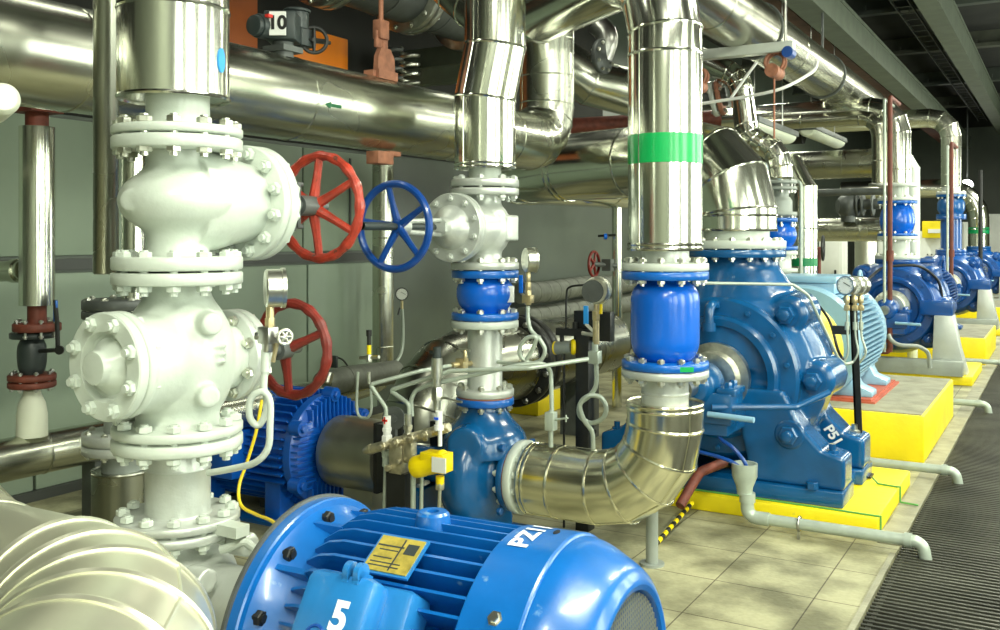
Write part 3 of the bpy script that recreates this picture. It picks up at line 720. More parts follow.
# lifting boss, nameplate, terminal box
MB().lathe((.355, .0, .292), UP, [(0, .048), (.06, .040), (.066, .034), (.066, .015), (.05, .014)], 28).build('lifting_boss', 'motor_blue', t, local=True)
th = 30; n = ring_pt(0, th, 1); tg = Vector((0, math.cos(math.radians(th)), math.sin(math.radians(th))))
R3 = Matrix((XX, tg, n)).transposed()
np_ = MB().box(ring_pt(.36, th, .346), (.128, .112, .006), R3).build('nameplate_back', 'box_blue', t, local=True)
MB().box(ring_pt(.36, th, .350), (.116, .100, .003), R3).build('nameplate', 'tag_yellow', np_, local=True)
m = MB()
for (a, b, w, h) in ((-.02, .022, .07, .004), (-.02, .010, .05, .003), (.035, .02, .03, .03), (-.025, -.012, .05, .003), (-.01, -.026, .08, .003), (-.01, -.036, .08, .003), (.008, 0, .004, .09)):
    m.box(ring_pt(.36, th, .3518)+XX*a+tg*b, (w, h, .0008), R3)
m.build('stamped_lines', 'charcoal', np_, local=True)
th = 57; n = ring_pt(0, th, 1); tg = Vector((0, math.cos(math.radians(th)), math.sin(math.radians(th)))); R3 = Matrix((XX, tg, n)).transposed()
MB().box(ring_pt(.345, th, .315), (.25, .17, .10), R3).build('box_neck', 'box_blue', t, local=True, bevel=.02)
tb = MB().box(ring_pt(.318, th, .385)-tg*.016, (.180, .20, .085), R3).build('terminal_box', 'box_blue', t, local=True, bevel=.024)
for dx in (-.010, .018):
    MB().lathe(ring_pt(.335+dx, th, .395)+tg*.088+n*.022, XX, [(0, .022), (.013, .022)], 20).box(ring_pt(.3415+dx, th, .395)+tg*.078+n*.008, (.013, .03, .050), R3).build('hinge_lug', 'box_blue', tb, local=True)
o = place_text('5', .085, Matrix.Translation(ring_pt(.347, th, .4278)-tg*.010) @ R3.to_4x4() @ Matrix.Shear('XY', 4, (.25, 0)), 'painted_white', tb, 'painted_number', .0035)
MB().torus(ring_pt(.300, th, .4278)-tg*.055, n, .022, .004, 24, 6).box(ring_pt(.300, th, .4278)-tg*.055, (.06, .006, .004), R3).build('earth_mark', 'wheel_blue', tb, local=True)
for s in (-1, 1):
    for xx in (.18, .48): MB().box((xx, s*.24, -.43), (.10, .12, .33)).build('foot', 'motor_blue', t, local=True, bevel=.01)
t = thing('motor_plinth', 'concrete block under the foreground blue motor', 'plinth', (-1.4, 1.95, FL))
MB().box((-1.50, 1.93, FL+.065), (1.5, .75, .13)).build('block', 'concrete', t, bevel=.01)

# insulated suction bend, bottom left ---------------------------------------------------
t = thing('suction_pipe', 'pale segmented insulated bend at the bottom left corner', 'pipe', (-1.7, 1.0, FL))
zb = -.785; R = .215
p = [Vector((-4.6, 1.62, zb)), Vector((-3.6, 1.50, zb)), Vector((-2.6, 1.38, zb))]
pb = fillet([(-3.9, 2.02, zb), (-2.10, 1.20, zb), (-1.53, 1.215, zb), (-1.03, .25, zb-.12)], .34, 4)
MB().sweep(fillet([(-3.33, 1.742, FL), (-3.33, 1.742, zb), (-2.75, 1.46, zb)], .34, 4)+pb[1:-1]+[Vector((-1.20, .58, zb-.08)), Vector((-1.03, .25, zb-.12)), Vector((-.72, -.35, zb-.2))], R, 64, .008, True, lseam=[20]).build('jacket', 'jacket_pale', t, angle=14)
MB().span((-1.05, .1, FL), (-.9, .25, zb-.3)).build('support', 'grey_paint', t)

# gauge on the nearest column -----------------------------------------------------------
D = 2.56
def g1(px, py, d=D): return at(px, py, d=d)
t = thing('pressure_gauge', 'pressure gauge on a looped white tube, in front of the dark red handwheel', 'gauge', g1(268, 345))
gauge(t, g1(275, 288), RV*.97+FV*.35, .051, .052)
MB().cyl(g1(270, 306), g1(270, 318), .011, 12).hexa(g1(270, 318), -UP, .014, .05).build('gauge_nipple', 'brass', t)
MB().cyl(g1(269, 330), g1(268, 352), .016, 14).box(g1(268, 335), (.04, .04, .045)).hexa(g1(262, 336), -RV, .012, .02).build('valve_block', 'steel', t, bevel=.003)
MB().cyl(g1(275, 336), g1(283, 337), .006, 10).build('valve_spindle', 'steel', t)
wheel(t, g1(285, 337, D-.01), (RV*.5-FV*.85), .0185, .0045, 'zinc', 6, name='small_handwheel', hub=.3)
MB().cyl(g1(277, 343), g1(273, 362), .006, 8).build('bleed_lever', 'brass', t)
lp = [g1(266, 346), g1(265, 368), g1(264, 392)]
loop = [g1(257+math.cos(a)*9.5, 409-math.sin(a)*17, D-.016*k/12) for k, a in enumerate([.9-.55*i for i in range(0, 12)])]
rest = [g1(270, 400, D-.03), g1(271, 430, D-.03), g1(268, 448, D-.03), g1(256, 462, D-.02), g1(236, 468, D+.02), g1(208, 473, D+.07)]
def crv(pts, n=6):
    out = []; P = [pts[0]]+list(pts)+[pts[-1]]
    for i in range(1, len(P)-2):
        for k in range(n):
            s = k/n; a, b, c, d = P[i-1], P[i], P[i+1], P[i+2]
            out.append(.5*((2*b)+(c-a)*s+(2*a-5*b+4*c-d)*s*s+(3*b-a-3*c+d)*s**3))
    out.append(pts[-1]); return out
path = crv(lp[:-1]+[g1(264, 388), g1(266, 396, D-.005), g1(266, 412, D-.008), g1(259, 425, D-.012), g1(251, 420, D-.02), g1(249, 406, D-.026), g1(254, 395, D-.03), g1(264, 392, D-.032), g1(270, 402, D-.034), g1(270, 425, D-.034)]+rest[2:], 5)
MB().sweep(path, .0092, 12).cyl(g1(266, 350), g1(265, 372), .0125, 14).build('siphon_tube', 'pale_paint', t)
t = tag(MB().sweep(crv([at(262, 400, d=2.9), at(256, 432, d=2.9), at(247, 462, d=2.9), at(239, 486, d=2.88), at(241, 505, d=2.82), at(255, 514, d=2.76), at(268, 519, d=2.7), at(276, 524, d=2.62)], 6), .005, 8).build('earth_wire', 'hose_yellow'), 'thin yellow wire hanging behind the white gauge tube to the foreground motor', 'wire')

# column behind the nearest one, dull ------------------------------------------------------
c0 = at(122, 238, d=4.2); 
def V0(z): return Vector((c0.x, c0.y, z))
def k0(py): return (HZ-py)*4.2/960
t = thing('riser_pipe', 'silver pipe column behind the nearest pale valves, mostly hidden by them', 'pipe', V0(-1.2))
MB().sweep([V0(k0(300))+RV*.05, V0(.9)+RV*.05, V0(2.6)+RV*.05], .05, 28, .004).build('pipe_tube', 'jacket', t)
disc(t, V0(k0(309)), V0(k0(299)), .165, 'cast_grey', 'upper_flange'); disc(t, V0(k0(318)), V0(k0(310)), .165, 'cast_grey', 'upper_flange')
bolts(t, V0(k0(309)), UP, .14, 8, .08, .015, 'zinc')
MB().cyl(V0(k0(440)), V0(k0(310)), .075, 28).build('pipe_body', 'grey_paint', t)
disc(t, V0(k0(441)), V0(k0(431)), .165, 'silver_paint', 'lower_flange'); disc(t, V0(k0(451)), V0(k0(442)), .165, 'silver_paint', 'lower_flange'); bolts(t, V0(k0(441)), UP, .14, 8, .085, .015, 'zinc')
MB().cyl(V0(k0(475)), V0(k0(450)), .085, 28).build('pipe_stub', 'grey_paint', t)
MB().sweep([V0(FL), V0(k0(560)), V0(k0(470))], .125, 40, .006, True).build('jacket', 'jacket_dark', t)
# ================================================================== SECOND PUMP LINE: columns two and three
y2 = 4.29
c2 = at(485, 238, y=y2); x2 = c2.x; c3 = at(665, 238, y=y2); x3 = c3.x
def V2(z, dx=0, dy=0): return Vector((x2+dx, y2+dy, z))
def V3(z, dx=0, dy=0): return Vector((x3+dx, y2+dy, z))
t = thing('riser_pipe', 'insulated riser with a kinked offset, above the small grey valve in the middle', 'pipe', V2(.3))
MB().sweep([V2(.365), V2(.385), V2(.73), V2(1.0, .055, .01), V2(1.5, .055, .01), V2(2.2, .055, .01), V2(3.4, .055, .01)], .160, 56, .006, True, lseam=40).build('jacket', 'jacket', t, angle=8)
MB().cyl(V2(.29), V2(.38), .085, 36).build('pipe_stub', 'pale_paint', t)
disc(t, V2(.266), V2(.305), .178, 'silver_paint'); bolts(t, V2(.262), UP, .150, 8, .085, .021, 'silver_paint')
# valve with blue wheel
zc = .052
t = thing('gate_valve', 'silver-grey valve in the middle with the blue handwheel', 'valve', V2(-.16))
disc(t, V2(.222), V2(.258), .178, 'silver_paint', 'upper_flange'); disc(t, V2(-.163), V2(-.126), .178, 'silver_paint', 'lower_flange')
m = MB().lathe(V2(0), UP, rounded([(-.14, .10), (-.10, .088), (-.07, .09), (-.03, .118), (zc, .130), (.13, .118), (.17, .09), (.20, .085), (.235, .09)]), 48)
m.lathe(V2(zc), -YY, rounded([(0, .125), (.12, .12), (.20, .105), (.27, .11)]), 40); m.box(V2(zc)+RV*.10, (.10, .10, .13)); m.box(V2(zc)+RV*.145, (.03, .09, .135))
m.build('body', 'silver_paint', t, remesh=.007, smooth=3)
disc(t, V2(zc, 0, -.265), V2(zc, 0, -.292), .172, 'silver_paint', 'bonnet_flange')
b2 = MB().lathe(V2(zc, 0, -.295), -YY, [(0, .168), (.004, .172), (.028, .172), (.032, .168), (.032, .115)]+rounded([(.034, .11), (.06, .095), (.085, .065), (.10, .05), (.13, .045)])+[(.13, .02)], 48).build('bonnet', 'silver_paint', t)
bolts(t, V2(zc, 0, -.294), YY, .145, 10, .066, .017, 'silver_paint')
m = MB()
for s in (-1, 1): m.sweep([V2(zc+s*.035, 0, -.40), V2(zc+s*.03, 0, -.55), V2(zc+s*.022, 0, -.72)], .012, 10)
m.cyl(V2(zc, 0, -.70), V2(zc, 0, -.76), .036, 18).box(V2(zc, 0, -.46), (.13, .02, .04)); m.build('yoke', 'silver_paint', t)
MB().cyl(V2(zc, 0, -.40), V2(zc, 0, -1.02), .015, 14).cyl(V2(zc, 0, -.80), V2(zc, 0, -1.02), .0185, 14).build('stem', 'charcoal', t)
wheel(t, V2(zc, 0, -.79), YY, .193, .0175, 'wheel_blue', 5, ph=math.radians(80), dish=-.03, hub=.17)
# blue check valve
def check_valve(V, label, z0, z1, zb0, zb1, Rf, prof, nb, bs, ft):
    t = thing('check_valve', label, 'valve', V(zb1))
    disc(t, V(z0), V(z1), Rf, 'flange_blue', 'upper_flange'); disc(t, V(zb1), V(zb0), Rf, 'flange_blue', 'lower_flange')
    MB().lathe(V(0), UP, prof, 56).build('body', 'bright_blue', t, angle=60)
    return t
t = check_valve(V2, 'smaller blue ball-shaped check valve under the silver-grey valve', -.207, -.168, -.388, -.424, .176, rounded([(-.40, .095), (-.375, .115), (-.345, .138), (-.30, .150), (-.255, .147), (-.225, .130), (-.20, .105)]), 8, .02, .04)
bolts(t, V2(-.165), UP, .150, 8, .085, .020, 'zinc'); MB().box(V2(-.29)+RV*.128-FV*.07, (.05, .012, .085), Quaternion(UP, YAW+.5).to_matrix()).build('type_plate', 'label_white', t, bevel=.002)
# spool and pump
t = thing('pipe_spool', 'silver-painted pipe between the small blue check valve and the blue pump', 'pipe', V2(-.82))
disc(t, V2(-.466), V2(-.428), .176, 'pale_paint', 'upper_flange'); bolts(t, V2(-.427), UP, .150, 8, .082, .020, 'zinc')
MB().lathe(V2(-.80), UP, [(0, .10), (.015, .091), (.33, .091), (.335, .086)], 40).build('pipe_tube', 'silver_paint', t)
disc(t, V2(-.822), V2(-.785), .152, 'silver_paint', 'lower_flange'); bolts(t, V2(-.827), UP, .128, 8, .10, .018, 'zinc')
zp = -1.22
t = thing('end_suction_pump', 'dark blue volute pump between the silver spool and the insulated elbow pipe', 'pump', (x2, y2, FL))
disc(t, V2(-.868), V2(-.830), .152, 'flange_blue', 'discharge_flange')
MB().lathe(V2(-.83), UP, [(0, .145), (.006, .145)], 40).build('gasket', 'rust_gasket', t)
m = MB().lathe(V2(zp, -.12), XX, rounded([(-.03, .16), (-.01, .24), (.03, .285), (.10, .305), (.16, .29), (.20, .24), (.225, .17), (.24, .15), (.26, .15)]), 56)
m.lathe(V2(zp, 0, 0), UP, rounded([(.10, .23), (.20, .21), (.27, .15), (.33, .115), (.36, .115)]), 32); m.lathe(V2(zp, -.10), -XX, rounded([(0, .17), (.06, .14), (.12, .10), (.45, .085)]), 32)
m.poly([(x2-.10, y2-.17, FL+.02), (x2+.10, y2-.17, FL+.02), (x2+.06, y2-.12, zp), (x2-.06, y2-.12, zp)], (0, .3, 0)); m.box((x2-.40, y2, FL+.12), (.10, .22, .28))
m.lathe(V2(zp+.18, .0, -.16), (XX*.3-YY), [(0, .10), (.09, .09)], 20)
m.build('casing', 'pump_blue', t, remesh=.011, smooth=4)
MB().cyl(V2(zp, .12), V2(zp, .18), .125, 32).build('suction_neck', 'pump_blue', t); disc(t, V2(zp, .165), V2(zp, .20), .180, 'pump_blue', 'suction_flange')
MB().lathe(V2(zp, .200), XX, [(0, .176), (.006, .176)], 40).build('gasket', 'rust_gasket', t)
for k in range(4): MB().hexa(V2(zp, .06)+Vector((.12, math.cos(k*PI/2+.7)*.22, math.sin(k*PI/2+.7)*.22)), XX, .02, .02).build('casing_bolt', 'deep_blue', t)
# elbow pipe from column three
t = thing('suction_pipe', 'insulated elbow pipe from the blue volute pump up under the large blue check valve', 'pipe', V3(-1.45))
disc(t, V2(zp, .207), V2(zp, .250), .186, 'pale_paint', 'pump_end_flange'); bolts(t, V2(zp, .207), XX, .156, 12, .09, .0175, 'pale_paint')
MB().cyl(V2(zp, .24), V2(zp, .34), .13, 36).build('pipe_stub', 'pale_paint', t)
pth = [V2(zp, .285), V2(zp, .31), Vector((x3-.55, y2, zp))]+fillet([(x3-.56, y2, zp), (x3, y2, zp), (x3, y2, -.84)], .34, 4)[1:-1]+[V3(-.80), V3(-.775)]
MB().sweep(pth, .178, 60, .0065, True, lseam=[12, 40]).build('jacket', 'jacket_bright', t, angle=14)
m = MB()
for k in range(5):
    q = pth[3+k] if 3+k < len(pth) else pth[-1]
    for s in (-1, 1): m.box(q-FV*.16+UP*.02*s+RV*.03*s, (.006, .006, .006))
m.build('rivets', 'zinc', t)
MB().cyl(V3(-.80), V3(-.65), .11, 36).lathe(V3(-.735), UP, [(0, .11), (.008, .114), (.016, .11)], 36).build('riser_stub', 'silver_paint', t)
disc(t, V3(-.650), V3(-.614), .203, 'silver_paint', 'riser_flange')
MB().cyl((x3-.12, y2+.14, FL), (x3-.12, y2+.14, zp-.1), .03, 14).lathe((x3-.12, y2+.14, FL), UP, [(0, .06), (.012, .06)], 16).build('support_leg', 'grey_paint', t)
t = check_valve(V3, 'large blue barrel-shaped check valve on the tall riser with the green band', -.194, -.155, -.574, -.611, .203, [(-.585, .10)]+rounded([(-.572, .118), (-.555, .136), (-.53, .151), (-.50, .159), (-.46, .161), (-.32, .161), (-.275, .159), (-.245, .150), (-.222, .134), (-.208, .112), (-.19, .10)]), 12, .02, .04)
bolts(t, V3(-.153), UP, .175, 12, .085, .019, 'zinc'); bolts(t, V3(-.612), UP, .175, 12, .085, .019, 'zinc')
MB().box(V3(-.593)+RV*.06-FV*.197, (.07, .006, .022), Quaternion(UP, YAW).to_matrix()).build('paint_smear', 'green_band', t)
# tall riser with green band
t = thing('riser_pipe', 'tall insulated riser with the bright green band, right of centre', 'pipe', V3(-.15))
disc(t, V3(-.152), V3(-.117), .203, 'pale_paint'); MB().cyl(V3(-.12), V3(-.04), .112, 40).build('pipe_stub', 'silver_paint', t)
top = [V3(-.052), V3(-.03), V3(.86)]+fillet([(x3, y2, .90), (x3, y2, 1.40), (x3-1.2, y2+.35, 1.12)], .42, 3)+[Vector((x3-2.3, y2+.68, .86))]
top = [V3(-.052), V3(-.03), V3(.86)]+fillet([(x3, y2, .90), (x3, y2, 1.31), at(486, 16, y=5.2)], .36, 3)[1:-1]+fillet([(at(540, 12, y=4.85)), at(486, 16, y=5.2), at(385, -90, y=5.0)], .5, 3)
j = MB().sweep(top, .173, 64, .0065, True, lseam=44).build('jacket', 'jacket', t, angle=14)
zg0, zg1 = .345, .480
MB().lathe(V3(zg0), UP, [(0, .1738), (.001, .1748), (zg1-zg0-.001, .1748), (zg1-zg0, .1738)], 64).build('green_band', 'green_band', j)

# motor and coupling guard of the second line ------------------------------------------------
ym, zm = y2, -1.22
t = thing('electric_motor', 'dark royal blue ribbed motor behind the dark red handwheel', 'motor', (-4.1, ym, FL))
MB().lathe((-4.55, ym, zm), XX, [(0, .2), (.02, .28), (.10, .285), (.80, .285), (.81, .315), (.86, .315), (.875, .30), (.90, .20), (.92, .12)], 48).build('motor_frame', 'rib_blue', t)
m = MB()
for k in range(40):
    a = 2*PI*k/40; d = YY*math.cos(a)+UP*math.sin(a); m.box(Vector((-4.11, ym, zm))+d*.305, (.72, .011, .06), Quaternion(XX, a-PI/2).to_matrix())
m.build('cooling_fins', 'rib_blue', t)
m = MB()
for k in range(-6, 7):
    h = k*.036; e = math.sqrt(.31**2-h*h)
    for s in (-1, 1):
        i0 = max(.10, abs(h)+.01)
        if e-i0 > .02:
            m.box((-3.665, ym+h, zm+s*(i0+e)/2), (.06, .012, e-i0)); m.box((-3.665, ym+s*(i0+e)/2, zm+h), (.06, e-i0, .012))
es = m.build('shield_ribs', 'rib_blue', t)
for k in range(6):
    a = k*PI/3+.5; c = Vector((-3.70, ym+math.cos(a)*.315, zm+math.sin(a)*.315))
    MB().lathe(c, XX, [(0, .045), (.07, .042)], 16).hexa(c+XX*.07, XX, .024, .02).build('shield_lug', 'rib_blue', t)
tb = MB().span((-4.35, ym-.42, zm-.14), (-4.02, ym-.27, zm+.13)).build('terminal_box', 'rib_blue', t, bevel=.012)
MB().box((-4.06, ym-.424, zm+.06), (.06, .004, .045)).build('warning_label', 'yellow_plastic', tb); MB().box((-4.15, ym-.424, zm+.06), (.05, .004, .03)).build('red_label', 'ink_red', tb)
for s in (-1, 1):
    for xx in (-4.4, -3.85): MB().box((xx, ym+s*.22, FL+.11), (.12, .12, .24)).build('foot', 'rib_blue', t, bevel=.01)
t = thing('coupling_guard', 'dark metallic coupling guard between the ribbed blue motor and the volute pump', 'guard', (-3.35, ym, FL))
MB().lathe((-3.60, ym, zm), XX, [(0, .17), (0, .20), (.05, .203), (.06, .20), (.09, .203), (.10, .20), (.38, .20), (.38, .17)], 48).span((-3.5, ym-.08, FL), (-3.3, ym+.08, zm-.17)).build('guard_shell', 'guard', t)
MB().span((-3.22, ym-.17, zm-.16), (-3.19, ym+.17, zm+.22)).span((-3.19, ym-.18, zm-.14), (-3.02, ym-.15, zm+.22)).span((-3.05, ym+.12, zm-.14), (-2.85, ym+.14, zm+.2)).build('side_plates', 'black_iron', t, bevel=.004)
t = thing('pump_base_frame', 'steel base frame under the second pump and its ribbed motor', 'base', (-3.4, ym, FL))
m = MB()
for s in (-1, 1): m.span((-4.6, ym+s*.3-.05, FL), (-2.45, ym+s*.3+.05, FL+.02))
for xx in (-4.5, -3.4, -2.55): m.span((xx-.05, ym-.25, FL), (xx+.05, ym+.25, FL+.02))
m.build('rails', 'deep_blue', t)

# instrument manifold and yellow actuator ---------------------------------------------------------
yi = 3.72
def I(px, py, dy=0): return at(px, py, y=yi+dy)
t = thing('valve_manifold', 'brassy instrument manifold with red and white marked tube fittings, left of the yellow actuator', 'manifold', I(400, 480))
m = MB().cyl(I(372, 449), I(446, 428), .024, 18).lathe(I(372, 449), I(372, 449)-I(446, 428), [(0, .026), (.02, .024), (.05, .014), (.055, .008)], 16)
for q in (390, 403, 418, 432): m.lathe(I(q-9, 446.5-(q-390)*.28), RV, [(0, .026), (.004, .031), (.02, .031), (.024, .026)], 16).cyl(I(q, 444-(q-390)*.28), I(q, 444-(q-390)*.28)-YY*.05, .017, 12).hexa(I(q, 444-(q-390)*.28)-YY*.05, -YY, .022, .016).cyl(I(q, 444-(q-390)*.28)-YY*.06, I(q, 444-(q-390)*.28)-YY*.085, .010, 10)
m.hexa(I(446, 428), I(446, 428)-I(372, 449), .024, .02).build('manifold_bar', 'old_brass', t)
MB().box(I(399, 458), (.075, .07, .14)).box(I(410, 452), (.05, .05, .10)).cyl(I(394, 466)-YY*.03, I(394, 466)-YY*.06, .016, 12).cyl(I(404, 460)-YY*.03, I(404, 460)-YY*.055, .013, 12).hexa(I(398, 472), -UP, .03, .03).build('valve_block', 'old_brass', t, bevel=.008)
for (px, py, mk) in ((387, 420, 'ink_red'), (408, 418, None)):
    b = MB().hexa(I(px, py+21), UP, .027, .03).hexa(I(px, py+11), UP, .024, .018).cyl(I(px, py+18), I(px, py-4), .019, 16).build('tube_fitting', 'label_white' if mk else 'zinc', t)
    if mk: MB().box(I(px, py)-YY*.018, (.008, .003, .035)).box(I(px, py)-YY*.018, (.03, .003, .010)).build('red_cross', mk, b)
MB().hexa(I(386, 450), -UP, .022, .035).cyl(I(386, 456), I(384, 520), .010, 12).cyl(I(386, 456), I(385.5, 466), .017, 14).build('drain_tube', 'tube_grey', t)
MB().cyl(I(413, 455), I(413, 530), .013, 12).cyl(I(422, 452), I(421, 530), .009, 12).build('lower_tubes', 'tube_grey', t)
MB().lathe(I(394, 418, .12), (-YY*.9+XX*.35), [(0, .058), (.012, .058), (.014, .05), (.014, .02), (.03, .018), (.03, .008)], 32).box(I(394, 436, .12), (.03, .02, .10)).build('mounting_eye', 'cast_grey', t)
MB().span(I(400, 472)-Vector((.06, .03, .35)), I(400, 472)+Vector((.05, .04, 0))).build('stand', 'black_iron', t)
t = thing('valve_actuator', 'bright yellow valve actuator with a white label, below the instrument manifold', 'actuator', I(435, 500, -.05))
axA = (I(455, 458, -.05)-I(416, 467, -.05)).normalized()
m = MB().lathe(I(416, 467, -.05), axA, [(-.012, .02), (-.012, .046), (0, .052), (.045, .052), (.05, .050), (.14, .050), (.145, .052), (.17, .050), (.178, .04), (.178, .01)], 32)
m.box(I(434, 462, -.05)+axA*.015, (.13, .085, .088), Quaternion(UP, math.atan2(axA.y, axA.x)).to_matrix()); ac = m.build('actuator_body', 'yellow_plastic', t, bevel=.004)
MB().box(I(445, 463, -.05)-YY*.050-XX*.0, (.075, .006, .068), Quaternion(UP, math.atan2(axA.y, axA.x)).to_matrix()).build('white_label', 'label_white', ac)
MB().cyl(I(440, 476, -.05), I(440, 484, -.05), .02, 16).build('neck', 'yellow_plastic', t); MB().hexa(I(440, 483, -.05), -UP, .022, .03).cyl(I(440, 488, -.05), I(438, 530, -.05), .008, 10).build('outlet_fitting', 'zinc', t)
MB().cyl(I(440, 446, -.05), I(440, 430, -.05), .010, 12).cyl(I(439, 425, -.03), I(439, 411, -.03), .017, 16).cyl(I(439, 430, -.03), I(439, 425, -.03), .024, 16).build('inlet_fitting', 'label_white', t)
MB().box(I(438.5, 418, -.03)-YY*.0185, (.024, .003, .012)).build('blue_mark', 'ink_blue', t)
# filter housing over the manifold
t = thing('needle_valve', 'slim steel needle valve standing above the yellow actuator', 'valve', I(437, 410))
MB().cyl(I(437, 378), I(437, 358), .026, 20).hexa(I(437, 400), UP, .028, .06).cyl(I(437, 410), I(437, 398), .017, 14).cyl(I(437, 390), I(437, 376), .02, 16).build('valve_barrel', 'zinc', t)
MB().cyl(I(437, 358), I(437, 347), .020, 16).cyl(I(430, 352), I(437, 352), .009, 10).build('cap', 'charcoal', t)
MB().sweep(crv([I(437, 398)+XX*.0, I(446, 398), I(455, 401), I(462, 402)], 4), .006, 8).build('spindle', 'zinc', t)
t = thing('needle_valve', 'small needle valve with a black knob, left of the marked tube fittings', 'valve', I(369, 390))
MB().cyl(I(369, 336), I(369, 330), .014, 14).cyl(I(369, 346), I(369, 336), .010, 14).build('knob', 'black', t); MB().cyl(I(369, 354), I(369, 345), .011, 12).build('collar', 'yellow_plastic', t)
MB().hexa(I(369, 362), UP, .016, .035).cyl(I(360, 358), I(379, 357), .009, 12).cyl(I(369, 372), I(369, 384), .009, 12).build('valve_block', 'zinc', t)
MB().sweep(crv([I(358, 372), I(357, 410), I(364, 418), I(371, 412), I(371, 384)], 5), .007, 10).build('drip_loop', 'tube_grey', t)
# impulse tubes
def tube(pts, r, mt, label, R=.06, fl=True):
    o = MB().sweep(fillet(pts, R, 6) if fl else crv(pts, 5), r, 12).build('impulse_tube', mt)
    return tag(o, label, 'tube')
tube([I(386, 419), I(386, 408), I(371, 386), I(372, 384), at(420, 371, y=3.85), at(460, 364, y=4.12)], .0105, 'tube_grey', 'grey tube from the red-marked fitting to the tapping on the silver spool', .03)
tube([I(409, 416), I(409, 404), I(391, 391), I(394, 389), I(450, 371, .05), at(530, 368, y=3.85), at(588, 359, y=4.1)], .0105, 'tube_grey', 'long grey tube from the white-marked fitting across to the pigtail gauge', .03)
tube([I(412, 416, .05), I(411, 400, .05), I(415, 391, .05), I(428, 385, .05), at(520, 365, y=3.9), at(545, 363, y=3.95), at(551, 372, y=4.0), at(552, 416, y=4.0)], .0105, 'tube_grey', 'grey tube running below the long one, then dropping in front of the yellow plinth', .05)
t = thing('needle_valve', 'grey needle valve on the dropping tube in front of the yellow plinth', 'valve', at(551, 445, y=4.0))
MB().box(at(551, 421, y=4.0), (.045, .045, .085)).cyl(at(551, 410, y=4.0), at(551, 447, y=4.0), .011, 12).cyl(at(553, 420, y=4.0), at(568, 418, y=3.98), .005, 8).cyl(at(566, 415, y=3.98), at(566, 422, y=3.98), .004, 8).build('valve_block', 'tube_grey', t, bevel=.004)
t = thing('tapping_valve', 'small brass tapping cock on the left of the silver spool', 'valve', V2(-.62))
MB().cyl(at(452, 365, y=4.05), at(475, 363, y=4.24), .014, 12).box(at(462, 363, y=4.12), (.05, .05, .05)).cyl(at(465, 362, y=4.1), at(465, 350, y=4.1), .010, 10).build('cock_body', 'brass', t, bevel=.004)
MB().box(at(465, 350, y=4.1), (.06, .01, .012)).build('cock_lever', 'zinc', t)
# gauge on the small check valve with siphon
t = thing('pressure_gauge', 'small side-on pressure gauge with a siphon loop beside the small blue check valve', 'gauge', at(530, 300, y=4.2))
def G2(px, py, dy=0): return at(px, py, y=4.2+dy)
gauge(t, G2(530, 260), RV*.95+FV*.3, .060, .055)
MB().cyl(G2(528, 272), G2(528, 282), .013, 12).hexa(G2(528, 282), -UP, .018, .045).cyl(G2(528, 290), G2(528, 305), .017, 12).box(G2(528, 299), (.05, .04, .04)).build('gauge_cock', 'brass', t, bevel=.003)
MB().box(G2(521, 284, -.02), (.022, .012, .09)).build('blue_lever', 'bright_blue', t, bevel=.003); MB().cyl(G2(521, 293), G2(528, 299), .007, 8).build('lever_stem', 'zinc', t)
MB().sweep(crv([G2(528, 306), G2(528, 318), G2(531, 330), G2(540, 340), G2(545, 350), G2(541, 360), G2(531, 363), G2(521, 357, -.02), G2(520, 347, -.03), G2(527, 338, -.03), G2(536, 338, -.02), G2(531, 352, -.01), G2(520, 364), at(498, 362, y=4.27)], 6), .0105, 12).build('siphon_tube', 'tube_grey', t)
# pigtail gauge on the black post
t = thing('gauge_post', 'black steel post standing behind the pigtail tube', 'post', at(585, 495, y=4.75))
q = at(585, 300, y=4.78); MB().span((q.x-.04, q.y-.04, FL), (q.x+.04, q.y+.04, -.50)).span((q.x-.06, q.y-.02, -.56), (q.x+.16, q.y+.04, -.40)).build('post_body', 'black_iron', t, bevel=.004)
for k in range(3): MB().cyl(Vector((q.x+.03, q.y-.02, -1.05-.15*k)), Vector((q.x+.075, q.y-.03, -1.05-.15*k)), .012, 10).build('stud', 'black_iron', t)
t = thing('pressure_gauge', 'round pressure gauge on a pigtail tube, left of the large blue check valve', 'gauge', at(595, 350, y=4.45))
def G3(px, py, dy=0): return at(px, py, y=4.45+dy)
gg = gauge(t, G3(596.5, 290.5), (RV*.35+FV*.9), .068, .05)
MB().lathe(G3(594, 291)-(RV*.35+FV*.9)*.028, -(RV*.35+FV*.9), [(0, .058), (.004, .055)], 32).box(G3(590, 296)-(RV*.35+FV*.9)*.035, (.02, .006, .02)).build('gauge_back', 'cast_grey', gg)
MB().cyl(G3(596, 304), G3(596, 312), .013, 12).hexa(G3(596, 311), -UP, .021, .05).cyl(G3(596, 318), G3(596, 344), .017, 14).build('gauge_cock', 'brass', t)
MB().box(G3(586, 315), (.026, .014, .095)).build('blue_lever', 'sky_mark', t, bevel=.004); MB().cyl(G3(586, 324), G3(594, 332), .009, 8).cyl(G3(582, 333), G3(594, 335), .010, 8).build('lever_stem', 'zinc', t)
MB().box(G3(601, 309), (.012, .01, .05)).build('yellow_lever', 'yellow_plastic', t)
MB().box(G3(595, 357), (.055, .055, .065)).cyl(G3(595, 342), G3(595, 364), .016, 12).build('tee', 'tube_grey', t, bevel=.004)
MB().sweep(crv([G3(596, 362), G3(596, 385), G3(589, 396), G3(580, 404), G3(580, 416), G3(591, 423), G3(603, 418), G3(606, 407), G3(600, 397), G3(588, 396, -.03), G3(580, 405, -.04), G3(584, 420, -.03), G3(592, 432), G3(593, 450), G3(592, 470)], 6), .012, 14).build('pigtail_tube', 'tube_grey', t)
t = thing('pressure_switch', 'small grey switch with a yellow ring, on the thin rod left of the black post', 'switch', at(567, 360, y=4.75))
